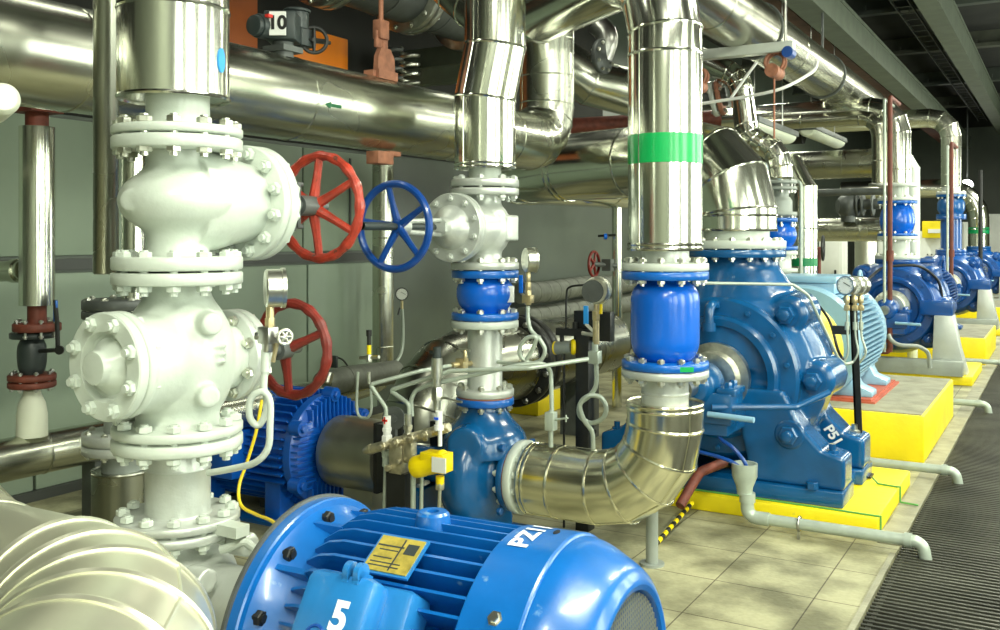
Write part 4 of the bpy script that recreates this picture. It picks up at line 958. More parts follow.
def G4(px, py): return at(px, py, y=4.75)
MB().cyl(G4(556, 348), G4(572, 347), .036, 20).build('switch_body', 'grey_paint', t); MB().torus(G4(573, 347), RV, .030, .014, 28, 10).cyl(G4(555, 348), G4(556.5, 348), .037, 20).build('yellow_ring', 'yellow_plastic', t)
MB().box(G4(570, 332), (.16, .03, .04)).cyl(G4(562, 332), G4(562, 345), .012, 10).cyl(G4(575, 331), G4(575, 322), .014, 10).build('bracket', 'black_iron', t)
tag(MB().sweep(crv([G4(585, 285), G4(570, 287), G4(566.5, 296), G4(566, 332)], 5), .006, 8).cyl(G4(564, 352), Vector((G4(564, 352).x, G4(564, 352).y, FL)), .007, 8).build('thin_rod', 'black_iron'), 'thin dark rod down to the tiles left of the black post', 'rod')
# ================================================================== WALL PIPES AND OVERHEAD RUNS
WPX, WPZ, WR = -3.12, .65, .192
t = thing('wall_pipe', 'long thick insulated pipe along the left wall, rising in a bend behind the kinked riser', 'pipe', (WPX, 2, .45))
pth = [Vector((WPX, y, WPZ)) for y in (-2.9, -.4, .9, 2.2, 3.35, 4.62, 4.76, 5.3)]+fillet([(WPX, 5.3, WPZ), (WPX, 5.94, WPZ), (WPX, 5.94, 1.7)], .27, 4)[1:-1]+[Vector((WPX, 5.94, z)) for z in (1.12, 1.38)]+[Vector((WPX, 5.94, 3.45))]
j = MB().sweep(pth, WR, 64, .004, False, lseam=[10]).build('jacket', 'jacket_dull', t, angle=14)
def onp(y, dz): ang = -.18+dz/WR; return Vector((WPX+math.cos(ang)*(WR+.002), y, WPZ+math.sin(ang)*(WR+.002)))
bm = bmesh.new(); yc = 3.45
L_ = [(-.06, 0), (-.014, .017), (-.014, .008), (.06, .008), (.06, -.008), (-.014, -.008), (-.014, -.017)]
vs = [bm.verts.new(onp(yc+p, q)) for p, q in L_]; bm.faces.new((vs[0], vs[1], vs[6])); bm.faces.new((vs[2], vs[3], vs[4], vs[5]))
mb = MB(); mb.bm.free(); mb.bm = bm; mb.build('flow_arrow', 'ink_green', j)
# electric actuator numbered 10
K = .64
t = thing('electric_actuator', 'dark grey electric valve actuator with a white plate numbered 10, on the wall pipe', 'actuator', at(283, 48, x=-3.12))
def A(px, py, x=-3.07): return at(px, py, x=x)
QY = Quaternion(UP, YAW).to_matrix()
m = MB().cyl(A(254, 23)+FV*.05, A(290, 30)+FV*.05, .085*K, 28).cyl(A(250, 22.3)+FV*.05, A(255, 23.3)+FV*.05, .072*K, 24).box(A(284, 29), (.22*K, .30*K, .20*K), QY).cyl(A(297, 30), A(297, 12), .085*K, 24).cyl(A(297, 13), A(297, 9.5), .10*K, 24).box(A(301, 38), (.15*K, .15*K, .14*K))
ac = m.build('actuator_body', 'charcoal', t, bevel=.008)
MB().cyl(A(283, 38), A(283, 58), .075*K, 20).box(A(283, 50), (.20*K, .20*K, .04*K)).build('yoke', 'cast_grey', t)
pl = MB().box(A(283, 28.5)-FV*.105, (.115*K, .008, .165*K), QY).build('number_plate', 'label_white', ac)
place_text('10', .13*K, Matrix.Translation(A(283, 28.5)-FV*.111-Vector(t.location)) @ Matrix((RV, UP, -FV)).transposed().to_4x4(), 'ink_black', pl, 'painted_number', .003)
MB().box(A(272, 19)-FV*.06, (.035*K, .04*K, .02*K)).build('red_tag', 'ink_red', ac)
wheel(t, A(314, 40, -3.01), (RV*.25-FV), .092*K, .009, 'black_iron', 4, name='small_handwheel', hub=.2); MB().cyl(A(303, 40, -3.04), A(330, 43, -3.0), .009, 10).build('spindle', 'black_iron', t)
# orange panels behind
t = tag(MB().span((WX+.02, 4.75, 1.25), (WX+.10, 5.42, 1.88)).build('wall_panel', 'orange', bevel=.01), 'dull orange panel on the dark wall left of the actuator numbered 10', 'panel')
t = tag(MB().span((WX+.02, 5.80, 1.15), (WX+.10, 6.50, 1.72)).build('wall_panel', 'orange_bright', bevel=.01), 'bright orange panel on the dark wall right of the actuator numbered 10', 'panel')
struct(MB().span((WX-.01, -2.9, .78), (WX+.015, 12, 3.5)).build('trim_10', 'ceiling_dark'))  # dark sheet over the upper wall, its colour stands in for shade
# hanger, clamp block and spring
t = thing('pipe_hanger', 'rusty brown hanger of rod and plates holding up the wall pipe', 'hanger', at(383, 85, x=-3.12))
def H(px, py): return at(px, py, x=-3.08)
h0 = H(381, 30); MB().cyl(h0, (h0.x, h0.y, 3.45), .013, 12).build('rod', 'rust_brown', t)
MB().box(H(381, 30), (.055, .075, .10)).box(H(381, 40), (.02, .10, .09)).build('clevis', 'rust_brown', t, bevel=.006); MB().cyl(H(382, 42), H(382, 58), .016, 10).build('link', 'rust_brown', t)
MB().poly([H(373, 77), H(391, 80), H(390, 60), H(386, 50), H(377, 48), H(374, 56)], (.03, 0, 0)).box(H(381, 76), (.10, .16, .045)).box(H(372, 74), (.06, .06, .03)).build('clamp_plate', 'rust_brown', t)
t = thing('pipe_support', 'small brown clamp block under the wall pipe, above the blue handwheel', 'support', at(383, 158, x=-3.12))
MB().box(at(380, 158, x=-3.05), (.08, .13, .065)).box(at(391, 154, x=-3.05), (.06, .10, .025)).cyl(at(391, 152, x=-3.02), at(391, 163, x=-3.02), .012, 10).build('clamp_block', 'rust_brown', t, bevel=.004)
t = thing('spring_hanger', 'coil spring on the far side of the wall pipe, left of the kinked riser', 'spring', at(408, 85, x=-5.1))
s0 = at(409, 92, x=-4.95); pts = [s0+Vector((.085*math.cos(a), .085*math.sin(a), .0125*a)) for a in [k*.35 for k in range(86)]]
MB().sweep(pts, .017, 8).build('coil', 'zinc', t)
s1 = s0+Vector((.02, .28, 0)); MB().sweep([p+Vector((.02, -.28, 0)) for p in pts], .017, 8).build('coil', 'cast_grey', t)
t = tag(MB().span((-5.4, 7.1, 1.38), (-4.5, 7.22, 1.52)).span((-5.4, 7.4, 1.6), (-4.3, 7.5, 1.78)).build('wall_bracket', 'beam_green'), 'grey-green steel bracket behind the coil spring', 'bracket')
# flanged pipe high on the wall
t = thing('wall_pipe', 'dark flanged pipe high on the left wall, above the hanger rod', 'pipe', (-4.5, 5.5, 1.5))
MB().sweep([(-4.55, 2.4, 1.98), (-4.55, 5.2, 1.98), (-4.55, 5.9, 1.98), (-4.55, 6.6, 1.98), (-4.55, 8.2, 1.98)], .26, 48, .008).build('pipe_tube', 'cast_grey', t)
for yy in (5.25, 5.33, 6.25, 6.33, 7.1):
    disc(t, (-4.55, yy-.03, 1.98), (-4.55, yy+.03, 1.98), .335, 'steel')
bolts(t, (-4.55, 5.29, 1.98), YY, .30, 12, .16, .022); bolts(t, (-4.55, 6.29, 1.98), YY, .30, 12, .16, .022)
# inner runs between the two middle risers
t = thing('branch_pipe', 'insulated branch running back to the right behind the tall banded riser', 'pipe', at(600, 75, y=9.0))
MB().sweep([at(560, 62, y=8.6), at(590, 82, y=8.8), at(640, 95, y=9.2)], .24, 40, .006).build('jacket', 'jacket_dull', t)
t = thing('small_valve', 'dark flanged elbow behind the banded riser, near its bent top', 'valve', at(607, 50, y=8.2))
MB().sweep(fillet([at(598, 25, y=8.2), at(609, 36, y=8.2), at(602, 58, y=8.2)], .12, 5), .10, 24).build('elbow', 'steel', t)
dv = (RV*.8-FV*.6); disc(t, at(600, 57, y=8.1), at(600, 57, y=8.1)+dv*.05, .16, 'cast_grey'); bolts(t, at(600, 57, y=8.1)+dv*.03, dv, .13, 8, .05, .018)
t = thing('red_pipe', 'rust-red pipe behind the risers, above the insulated run of the broad bend', 'pipe', at(600, 121, y=9.5))
MB().cyl(at(540, 128, y=9.3), at(720, 118, y=10.2), .09, 16).build('pipe_tube', 'rust_red', t)
# floor-level run behind the second line
t = thing('floor_pipe', 'thick dark insulated pipe near the tiles behind the silver spool, with black flanges', 'pipe', (-3.4, 6, FL))
MB().sweep(fillet([(-3.52, 4.97, FL), (-3.48, 4.99, -.88), (-3.4, 5.9, -.88)], .40, 4), .265, 48, .006, True).sweep([(-3.4, 6.15, -.88), (-3.4, 7.0, -.88), (-3.4, 7.5, -.88)], .26, 48, .006, True).build('jacket', 'jacket_dark', t)
disc(t, (-3.4, 5.93, -.88), (-3.4, 6.0, -.88), .325, 'black_iron'); disc(t, (-3.4, 6.03, -.88), (-3.4, 6.10, -.88), .325, 'black_iron'); bolts(t, (-3.4, 6.015, -.88), YY, .296, 14, .19, .022, 'steel')
for yy in (5.4, 7.0): MB().span((-3.55, yy, FL), (-3.25, yy+.1, -1.1)).build('saddle', 'cast_grey', t)
for z, lab in ((-.62, 'upper of two wrapped grey pipes along the wall behind the pigtail gauge'), (-.90, 'lower of two wrapped grey pipes along the wall behind the pigtail gauge')):
    t = thing('wrapped_pipe', lab, 'pipe', (-5.2, 9, z), group='wrapped wall pipes')
    MB().sweep([(-5.25, y, z+.01*math.sin(y*3)) for y in [9.4+.25*k for k in range(20)]], .125, 28, .006).build('wrapping', 'wrap', t)
    for yy in (9.8, 11.4, 13.2): MB().span((-5.44, yy, z-.02), (-5.20, yy+.04, z+.02)).build('bracket', 'black_iron', t)
t = thing('wall_pipe', 'thin upright silver pipe left of the large blue check valve', 'pipe', at(617, 275, y=8.4))
q = at(617, 238, y=8.4); MB().sweep([(q.x, q.y, FL), (q.x, q.y, -.3), (q.x, q.y, .42)], .048, 24, .004).build('pipe_tube', 'jacket', t)
MB().cyl(at(598, 236, y=8.3), at(616, 235, y=8.35), .012, 10).cyl(at(606, 236, y=8.3), at(608, 236, y=8.3), .02, 10).build('tap', 'black_iron', t); MB().lathe(at(607, 236.5, y=8.3), -RV, [(0, .028), (.03, .028)], 12).build('tap_handle', 'bright_blue', t)
t = thing('gate_valve', 'small maroon handwheel valve on the wall behind the pigtail gauge', 'valve', at(595, 275, y=8.2))
wheel(t, at(594, 264, y=8.2), (RV*.85-FV*.5), .115, .014, 'wheel_maroon', 5, hub=.2); MB().cyl(at(594, 264, y=8.2), at(617, 266, y=8.35), .022, 12).box(at(608, 265, y=8.3), (.09, .09, .11)).build('body', 'cast_grey', t)

# ------------------------------------------------------------------ pieces at the left wall
t = thing('vertical_pipe', 'dark steel upright pipe with an open cut end, left of the pale valves', 'pipe', at(106, 275, y=2.05))
q = at(106, 238, y=2.05); zb_ = at(106, 274, y=2.05).z
MB().lathe((q.x, q.y, zb_), UP, [(0, .037), (.004, .0395), (3.4, .0395)], 32).build('pipe_tube', 'jacket_dark', t)
t = thing('vertical_pipe', 'bright silver upright pipe ending in a rusty flange at the far left', 'pipe', at(37, 305, y=2.7))
def Lf(px, py, dy=0): return at(px, py, y=2.7+dy)
q = Lf(37, 238)
def ql(py): return Vector((q.x, q.y, Lf(37, py).z))
MB().sweep([ql(305), ql(200), ql(127)], .076, 40, .0, lseam=None).build('jacket', 'jacket', t)
MB().cyl(ql(130), ql(112), .05, 24).box(ql(111), (.16, .16, .02)).build('upper_stub', 'rust_red', t)
MB().cyl(ql(323), ql(303), .041, 24).build('lower_stub', 'rust_red', t)
disc(t, ql(331), ql(323), .103, 'rust_red'); bolts(t, ql(328), UP, .085, 8, .06, .011, 'steel')
MB().cyl(Lf(-8, 272), Lf(24, 270), .048, 24).cyl(Lf(14, 271), Lf(20, 270.6), .056, 24).build('side_branch', 'jacket_dull', t)
q2 = Vector((Lf(31, 350).x, q.y, 0))
def qb(py): return Vector((Lf(32, 350).x, q.y, Lf(32, py).z))
t = thing('ball_valve', 'dark grey ball valve with a blue-tipped lever, under the silver pipe at far left', 'valve', qb(372))
MB().lathe(qb(374), UP, rounded([(0, .045), (.03, .058), (.08, .063), (.13, .06), (.165, .045), (.175, .04)]), 36).build('body', 'charcoal', t); disc(t, qb(338), qb(332), .095, 'charcoal', 'upper_flange')
MB().sweep(fillet([Lf(40, 351), Lf(58, 350, -.05), Lf(57, 322, -.05), Lf(55, 300, -.05)], .02, 4), .010, 10).lathe(Lf(60, 350, -.05), -FV, [(0, .02), (.01, .02)], 12).build('lever', 'black_iron', t); MB().box(Lf(55.5, 311, -.05), (.022, .012, .095)).build('lever_grip', 'flange_blue', t, bevel=.004)
t = thing('flanged_cap', 'cream pipe stub with rusty flanges under the dark grey ball valve', 'pipe', qb(432))
disc(t, qb(380), qb(374), .103, 'rust_red'); disc(t, qb(387), qb(381), .103, 'rust_red'); bolts(t, qb(380), UP, .085, 8, .065, .011, 'steel')
MB().lathe(qb(436), UP, [(0, .068), (.10, .066), (.15, .058), (.19, .040), (.21, .036)], 36).build('stub', 'white_cap', t)
t = thing('low_wall_pipe', 'dull insulated pipe lying low along the left wall under the cream stub', 'pipe', (qb(450).x, 2.8, FL))
zq = qb(455).z; MB().sweep([(q2.x-.02, 1.2, zq), (q2.x, 2.75, zq), (q2.x+.02, 3.15, zq), (q2.x+.02, 3.5, zq), (q2.x+.02, 4.6, zq)], .096, 40, .005).build('jacket', 'jacket_dull', t)
for yy in (1.7, 3.0, 4.2): MB().span((q2.x-.05, yy, FL), (q2.x+.05, yy+.05, zq-.08)).build('support', 'cast_grey', t)
t = thing('pipe_end', 'cream round capped pipe end at the left edge under the thick wall pipe', 'pipe', at(3, 98, y=1.5))
c_ = at(4, 98, y=1.5); dr = (RV*.55-FV*.83)
MB().lathe(c_-dr*.25, dr, [(0, .043), (.22, .043), (.24, .040), (.25, .031), (.252, 0)], 36).cyl(c_-dr*.24, (c_-dr*.24)-XX*2.5, .02, 12).build('cap', 'white_cap', t)
t = thing('vertical_pipe', 'insulated upright pipe on the left wall behind the blue handwheel, bent at its foot', 'pipe', at(383, 370, x=-5.1))
q = at(383, 238, x=-5.1); zf = at(383, 352, x=-5.1).z
MB().sweep([(q.x, q.y, .74), (q.x, q.y, 0), (q.x, q.y, zf+.05)]+fillet([(q.x, q.y, zf+.04), (q.x, q.y, zf-.25), (q.x-.10, q.y-.6, zf-.32)], .15, 3)[1:], .092, 36, .005).build('jacket', 'jacket_dull', t, angle=14)
t = thing('pressure_gauge', 'small white-dialled gauge on a bent tube at the wall, right of the upright insulated pipe', 'gauge', at(402, 320, x=-5.1))
def G5(px, py): return at(px, py, x=-5.1)
gauge(t, G5(402, 294), -FV, .055, .03, 'black'); MB().cyl(G5(402, 300), G5(402, 309), .012, 10).build('gauge_cock', 'brass', t); MB().cyl(G5(400, 308), G5(398, 315), .008, 8).build('cock_lever', 'black', t)
MB().sweep(crv([G5(402, 309), G5(403, 330), G5(402, 350), G5(396, 362), G5(385, 372)], 5), .014, 10).build('bent_tube', 'tube_grey', t)
t = thing('foot_pipe', 'dull brown horizontal pipe behind the ribbed blue motor, at the wall foot', 'pipe', at(350, 385, x=-5.0))
MB().sweep([at(322, 385, x=-4.9), at(345, 379, x=-4.9), at(395, 372, x=-4.9)], .10, 28, .006).build('jacket', 'wrap', t); MB().cyl(at(327, 383, x=-4.7), at(330, 373, x=-4.7), .03, 14).build('stub', 'zinc', t)
t = thing('junction_box', 'small dark green box on the left wall, between the dark red wheel and upright pipe', 'box', at(333, 362, x=-5.35))
MB().span(at(329, 367, x=-5.38), at(336, 356, x=-5.28)).build('box_body', 'charcoal', t, bevel=.006)
tag(MB().sweep(crv([at(336, 357, x=-5.3), at(343, 360, x=-5.3), at(350, 369, x=-5.3), at(356, 371, x=-5.3), at(366, 368, x=-5.1)], 5), .008, 8).build('cable', 'black'), 'thin black cable from the small wall box', 'cable')
struct(MB().span((WX+.025, 6.6, .0), (WX+.035, 6.62, .7)).build('trim_11', 'wall_trim'))

# ================================================================== OVERHEAD PIPE AT THE RIGHT, LAMPS, BACKGROUND
t = thing('overhead_pipe', 'long insulated overhead pipe beside the broad grey-green beam', 'pipe', (-2.32, 8, 1.5))
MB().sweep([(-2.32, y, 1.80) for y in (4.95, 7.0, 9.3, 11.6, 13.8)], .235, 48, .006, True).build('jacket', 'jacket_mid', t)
for yy in (5.6, 8.3, 11.0): MB().torus((-2.32, yy, 1.80), YY, .243, .012, 40, 8).cyl((-2.32, yy, 2.03), (-2.32, yy, 3.4), .014, 8).build('hanger_clamp', 'cast_grey', t)
t = thing('strut_channel', 'grey steel strut channel slung under the overhead pipe', 'bracket', (-2.4, 7.8, 1.45))
MB().span((-2.78, 7.74, 1.49), (-1.86, 7.84, 1.57)).build('channel', 'silver_paint', t, bevel=.004)
MB().cyl((-2.70, 7.79, 1.4), (-2.70, 7.79, 2.9), .012, 8).cyl((-1.93, 7.79, 1.45), (-1.93, 7.79, 2.9), .012, 8).build('threaded_rods', 'steel', t)
t = thing('pipe_clamp', 'rusty clamp with a blue cap hanging at the right end of the strut channel', 'clamp', (-1.98, 7.8, 1.4))
MB().torus((-2.02, 7.79, 1.42), YY, .075, .012, 24, 8).torus((-2.02, 7.86, 1.42), YY, .075, .012, 24, 8).cyl((-2.02, 7.7, 1.34), (-2.02, 7.92, 1.34), .055, 16).cyl((-2.02, 7.79, 1.34), (-2.02, 7.79, .8), .008, 8).build('clamp_body', 'rust_brown', t)
MB().cyl((-1.90, 7.72, 1.48), (-1.90, 7.84, 1.48), .045, 14).build('blue_cap', 'wheel_blue', t)
t = thing('pipe_clamp', 'rusty clamp hanging at the left end of the strut channel', 'clamp', (-2.72, 7.8, 1.4))
MB().torus((-2.66, 7.79, 1.36), YY, .07, .012, 24, 8).torus((-2.66, 7.86, 1.36), YY, .07, .012, 24, 8).cyl((-2.66, 7.7, 1.28), (-2.66, 7.92, 1.28), .05, 16).build('clamp_body', 'rust_brown', t)
t = thing('pipe_flange', 'rusty flange pair on the branch pipe behind the banded riser', 'flange', at(722, 98, y=9.2))
fa = (RV*.75-FV*.3+UP*.15).normalized(); fo = at(722, 97, y=9.1)
disc(t, fo-fa*.04, fo, .175, 'rust_brown'); disc(t, fo-fa*.10, fo-fa*.055, .175, 'silver_paint'); bolts(t, fo-fa*.045, fa, .15, 8, .10, .02, 'steel')
MB().cyl(fo-fa*.5, fo+fa*.05, .09, 24).build('pipe_tube', 'cast_grey', t)
t = thing('branch_pipe', 'silver S-shaped insulated pipe dropping to the blue check valve behind the broad bend', 'pipe', at(770, 150, y=9.0))
V9 = lambda px, py: at(px, py, y=9.0)
MB().sweep(fillet([V9(690, 54), V9(740, 78), V9(748, 140), V9(780, 150), V9(781, 178)], .24, 3), .11, 32, .006, True).build('jacket', 'jacket', t, angle=12)
def small_column(px, y, label, labels, pys):
    q = at(px, 238, y=y)
    def Z(py): return Vector((q.x, q.y, at(px, py, y=y).z))
    t = thing('pipe_spool', labels[0], 'pipe', Z(pys[1]))
    MB().cyl(Z(178), Z(216), .095, 28).lathe(Z(207), UP, [(-.10, .10), (-.06, .13), (.06, .13), (.10, .10)], 28).build('pipe_tube', 'grey_paint', t)
    for p0, p1 in ((184, 181), (190, 187), (216, 212)): disc(t, Z(p0), Z(p1), .175, 'grey_paint')
    bolts(t, Z(186), UP, .15, 8, .10, .018, 'steel')
    t = thing('check_valve', label, 'valve', Z(262))
    disc(t, Z(222), Z(218), .18, 'flange_blue', 'upper_flange'); disc(t, Z(250), Z(246), .18, 'flange_blue', 'lower_flange'); bolts(t, Z(220), UP, .155, 8, .09, .018); 
    MB().lathe(Z(247), UP, rounded([(0, .12), (.05, .155), (.12, .172), (.19, .155), (.25, .12)]), 40).build('body', 'bright_blue', t)
    t = thing('pipe_column', labels[1], 'pipe', Z(300))
    disc(t, Z(255), Z(251), .18, 'pale_paint'); bolts(t, Z(253), UP, .155, 8, .07, .018); MB().cyl((q.x, q.y, FL), Z(252), .12, 28).build('pipe_tube', 'silver_paint', t); disc(t, Z(272), Z(268), .18, 'pale_paint')
small_column(779, 9.7, 'blue check valve half hidden behind the broad bend over the teal-blue pump', ('grey flanged spool above the blue check valve behind the broad bend', 'silver pipe column under the blue check valve behind the broad bend'), (178, 216))
t = thing('vertical_pipe', 'bright insulated upright pipe with a dark green band, behind the light blue motor', 'pipe', at(804, 300, y=10.3))
q = at(804, 238, y=10.3); zt = at(804, 190, y=10.3).z
j = MB().sweep([(q.x, q.y, FL), (q.x, q.y, -.4), (q.x, q.y, .1), (q.x, q.y, zt), (q.x-.16, q.y+.1, zt+.26), (q.x-.7, q.y+.45, zt+.42)], .135, 40, .006, lseam=30).build('jacket', 'jacket', t, angle=14)
za_ = at(804, 266, y=10.3).z; MB().lathe((q.x, q.y, za_), UP, [(0, .137), (.085, .137)], 40).build('green_band', 'green_dark', j)
tag(MB().sweep(fillet([at(770, 181, y=10.0), at(801, 181, y=10.0), at(801, 275, y=10.0)], .05, 5), .016, 10).build('impulse_tube', 'tube_grey'), 'thin grey tube bending down in front of the green-banded upright pipe', 'tube')
# transverse runs far back
for nm, y, z, r, xa, xb, mt, lab in (('cross_pipe', 13.3, .98, .19, -5.44, -1.95, 'jacket_dark', 'dark thick cross pipe high in the background, under the farther batten lamp'),
                                     ('cross_pipe', 14.6, .12, .17, -5.44, -1.95, 'jacket_dull', 'lower cross pipe in the background, right of the green-banded upright pipe'),
                                     ('cross_pipe', 14.0, .64, .05, -5.44, -2.0, 'cast_grey', 'thin cross pipe between the two thicker background cross pipes'),
                                     ('cross_pipe', 12.6, 1.36, .15, -5.44, -2.9, 'ceiling_dark', 'dark duct under the end of the overhead pipe')):
    t = thing(nm, lab, 'pipe', ((xa+xb)/2, y, z))
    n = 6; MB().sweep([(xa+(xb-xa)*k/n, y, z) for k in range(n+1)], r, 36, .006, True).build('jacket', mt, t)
t = thing('small_valve', 'grey background valve on the lower cross pipe', 'valve', at(848, 215, y=14.4))
def Bv(px, py): return at(px, py, y=14.4)
MB().cyl(Bv(840, 205), Bv(880, 204), .075, 20).lathe(Bv(846, 206)-RV*.12, RV, rounded([(0, .10), (.08, .17), (.16, .18), (.24, .16), (.30, .10)]), 28).cyl(Bv(848, 206), Bv(848, 222), .10, 20).build('body', 'cast_grey', t)
for px in (857, 862, 872): disc(t, Bv(px, 204.5), Bv(px+2, 204.5), .16, 'cast_grey')
wheel(t, at(878, 240, y=12.9), RV*.85-FV*.5, .14, .014, 'black_iron', 4, name='far_handwheel') if False else None
t = thing('gate_valve', 'thin dark handwheel upright beside the green-banded pipe', 'valve', at(823, 250, y=10.8))
wheel(t, at(823, 248, y=10.8), RV*.9-FV*.4, .13, .012, 'black_iron', 5, hub=.2); MB().cyl(at(823, 248, y=10.8), at(812, 249, y=10.7), .018, 10).cyl(at(819, 249, y=10.75), Vector((at(819, 249, y=10.75).x, at(819, 249, y=10.75).y, FL)), .022, 10).build('stand', 'rust_red', t)
# smaller riser next to the valve stack
t = thing('vertical_pipe', 'slim insulated riser with a bend, left of the riser over the first dark blue pump', 'pipe', at(880, 190, y=11.9))
q = at(879.5, 238, y=11.9); MB().sweep([(q.x, q.y, .62), (q.x, q.y, .9)]+fillet([(q.x, q.y, .9), (q.x, q.y, 1.42), (q.x-1.6, q.y+.1, 1.42)], .22, 3)[1:-1]+[(q.x-.9, q.y+.06, 1.42), (q.x-1.7, q.y+.11, 1.42)], .085, 28, .006, True).build('jacket', 'jacket_mid', t, angle=14)
disc(t, (q.x, q.y, .60), (q.x, q.y, .64), .12, 'steel')
t = thing('white_pipe', 'pale upright pipe just behind the blue check valve and brown pipe', 'pipe', at(912, 240, y=13.0))
q = at(912.5, 238, y=12.95); MB().sweep([(q.x, q.y, -.45), (q.x, q.y, .3), (q.x, q.y, .85), (q.x-.15, q.y+.1, 1.1)], .088, 28, .005).cyl((q.x, q.y, FL), (q.x, q.y, -.44), .06, 18).build('jacket', 'pale_paint', t)
t = thing('vertical_pipe', 'pale upright insulated pipe in the background, between the two upright risers', 'pipe', at(865, 270, y=16.2))
q = at(866, 238, y=16.2); MB().sweep([(q.x, q.y, FL), (q.x, q.y, -.6), (q.x, q.y, .05)], .17, 32, .006).build('jacket', 'jacket_pale', t)
# cabinets
def cabinet(px0, px1, ptop, y, label):
    a = at(px0, ptop, y=y); b = at(px1, ptop, y=y)
    t = thing('control_cabinet', label, 'cabinet', ((a.x+b.x)/2, y+.25, FL), group='white cabinets along the far side')
    MB().span((a.x, y, FL+.08), (b.x, y+.5, a.z)).span((a.x+.03, y+.03, FL), (b.x-.03, y+.47, FL+.08)).build('cabinet_body', 'cabinet_white', t, bevel=.01)
    d = MB().span((a.x+.03, y-.02, FL+.14), (b.x-.03, y, a.z-.05)).build('door', 'cabinet_white', t, bevel=.006)
    MB().span((b.x-.12, y-.05, -.75), (b.x-.09, y-.02, -.55)).build('handle', 'black', d)
    if 'buttons' in label:
        for k in range(6): MB().lathe((a.x+.25+.08*(k % 3), y-.02, -.35-.10*(k//3)), -YY, [(0, .016), (.02, .014)], 10).build('push_button', 'ink_black', d)
    return t
cabinet(819, 842, 232, 17.2, 'white background cabinet right of the green-banded upright pipe')
cabinet(915, 944, 231, 22.2, 'white control cabinet with small buttons, left of the tall blue discharge pipe')
cabinet(962, 976, 222, 26, 'pale cabinet behind the silver bend with the green band')
cabinet(984, 1012, 214, 29, 'tall white cabinet at the right edge behind the farthest pump')
cabinet(878, 905, 233, 18.6, 'pale cabinet mostly hidden behind the brown vertical pipe')
t = thing('sign_box', 'yellow box with a white window on the white control cabinet', 'box', at(933, 230, y=20))
a = at(922, 238, y=21.9); b = at(946, 221, y=21.9); MB().span((a.x, 21.9, a.z), (b.x, 22.15, b.z)).build('box_body', 'yellow', t, bevel=.01)
a = at(928, 233, y=21.85); b = at(943, 229, y=21.85); MB().span((a.x, 21.86, a.z), (b.x, 21.91, b.z)).build('window', 'label_white', t)
tube([at(699, 104, y=8.0), at(750, 96, y=8.0), at(783, 88, y=8.0), at(812, 72, y=8.2), at(817, 62, y=8.4)], .014, 'label_white', 'pale thin tube rising to the right below the strut channel', fl=False)
tube([at(731, 98, y=8.3), at(745, 78, y=8.3), at(757, 62, y=8.3)], .013, 'label_white', 'short slanted pale tube left of the rusty clamp under the strut channel', fl=False)
# lamps
for (x, z, ya, yb, lab) in ((-2.66, 1.08, 9.25, 10.85, 'nearer ceiling batten lamp with a pale diffuser, right of the S-shaped pipe'), (-2.72, 1.28, 12.0, 13.9, 'farther ceiling batten lamp with a pale diffuser, above the dark cross pipe')):
    t = thing('batten_lamp', lab, 'lamp', (x, (ya+yb)/2, z+.1), group='batten lamps')
    MB().span((x-.12, ya, z+.04), (x+.12, yb, z+.10)).build('lamp_housing', 'cast_grey', t, bevel=.006)
    MB().lathe((x, ya+.02, z+.045), YY, [(0, .07), (.03, .095), (yb-ya-.07, .095), (yb-ya-.04, .07)], 20, squash=(1.1, .9)).build('diffuser', 'diffuser', t)
    for yy in (ya+.25, yb-.25): MB().cyl((x, yy, z+.1), (x, yy, 3.4), .007, 8).build('suspension_wire', 'steel', t)
t = thing('bulkhead_lamp', 'small glaring lamp far back, above the tall dark blue discharge pipe', 'lamp', at(967, 185, y=27))
c_ = at(967, 185, y=27); MB().lathe(c_+Vector((0, -.14, 0)), YY, rounded([(0, 0.02), (.03, .09), (.10, .13), (.18, .12)]), 20).build('lamp_glass', 'lamp_glow', t); MB().cyl(c_+Vector((0, .04, 0)), c_+Vector((0, .12, 0)), .15, 20).cyl(c_+Vector((0, .1, 0)), c_+Vector((0, .1, 2.1)), .02, 10).build('lamp_base', 'cast_grey', t)

# upright rods along the aisle side
for px, y, r, pt, pb_, mt, lab in ((884.5, 11.25, .016, 99, 352, 'tube_grey', 'thin pale upright rod just left of the brown vertical pipe'),
                                   (890, 11.30, .026, 97, 352, 'rod_brown', 'brown upright pipe in front of the first dark blue pump'),
                                   (951.5, 17.3, .030, 143, 318, 'rod_brown', 'brown upright pipe in front of the second dark blue pump'),
                                   (947.5, 17.2, .018, 146, 318, 'tube_grey', 'thin pale upright rod left of the second brown upright pipe'),
                                   (980.5, 20.5, .038, 170, 300, 'black_iron', 'dark upright pole near the right edge, before the green-banded silver bend')):
    a = at(px, pt, y=y); b = Vector((a.x, a.y, at(px, pb_, y=y).z))
    t = thing('upright_rod', lab, 'rod', b); z1_ = a.z
    MB().sweep([b, (a.x, a.y, z1_)] if mt == 'black_iron' else fillet([b, (a.x, a.y, z1_), (a.x, a.y+(.66 if y < 12 else .86), z1_)], .04, 4), r, 14).build('rod_tube', mt, t)
    if mt == 'rod_brown':
        MB().sweep(fillet([b+UP*.1, b, b+Vector((-.35, .02, 0))], .05, 5), r*1.1, 14).cyl(b+UP*.10, b+UP*.14, r*1.6, 14).cyl(b+UP*1.0, b+UP*1.12, r*1.5, 12).build('foot_bend', 'rust_red', t)
    if mt == 'black_iron': MB().cyl((a.x, a.y, FL), b, r, 14).build('lower_pole', mt, t)
t = thing('pressure_gauge', 'pair of brassy gauge fittings and dial before the second dark blue pump', 'gauge', at(945, 300, y=16.4))
def G6(px, py): return at(px, py, y=16.4)
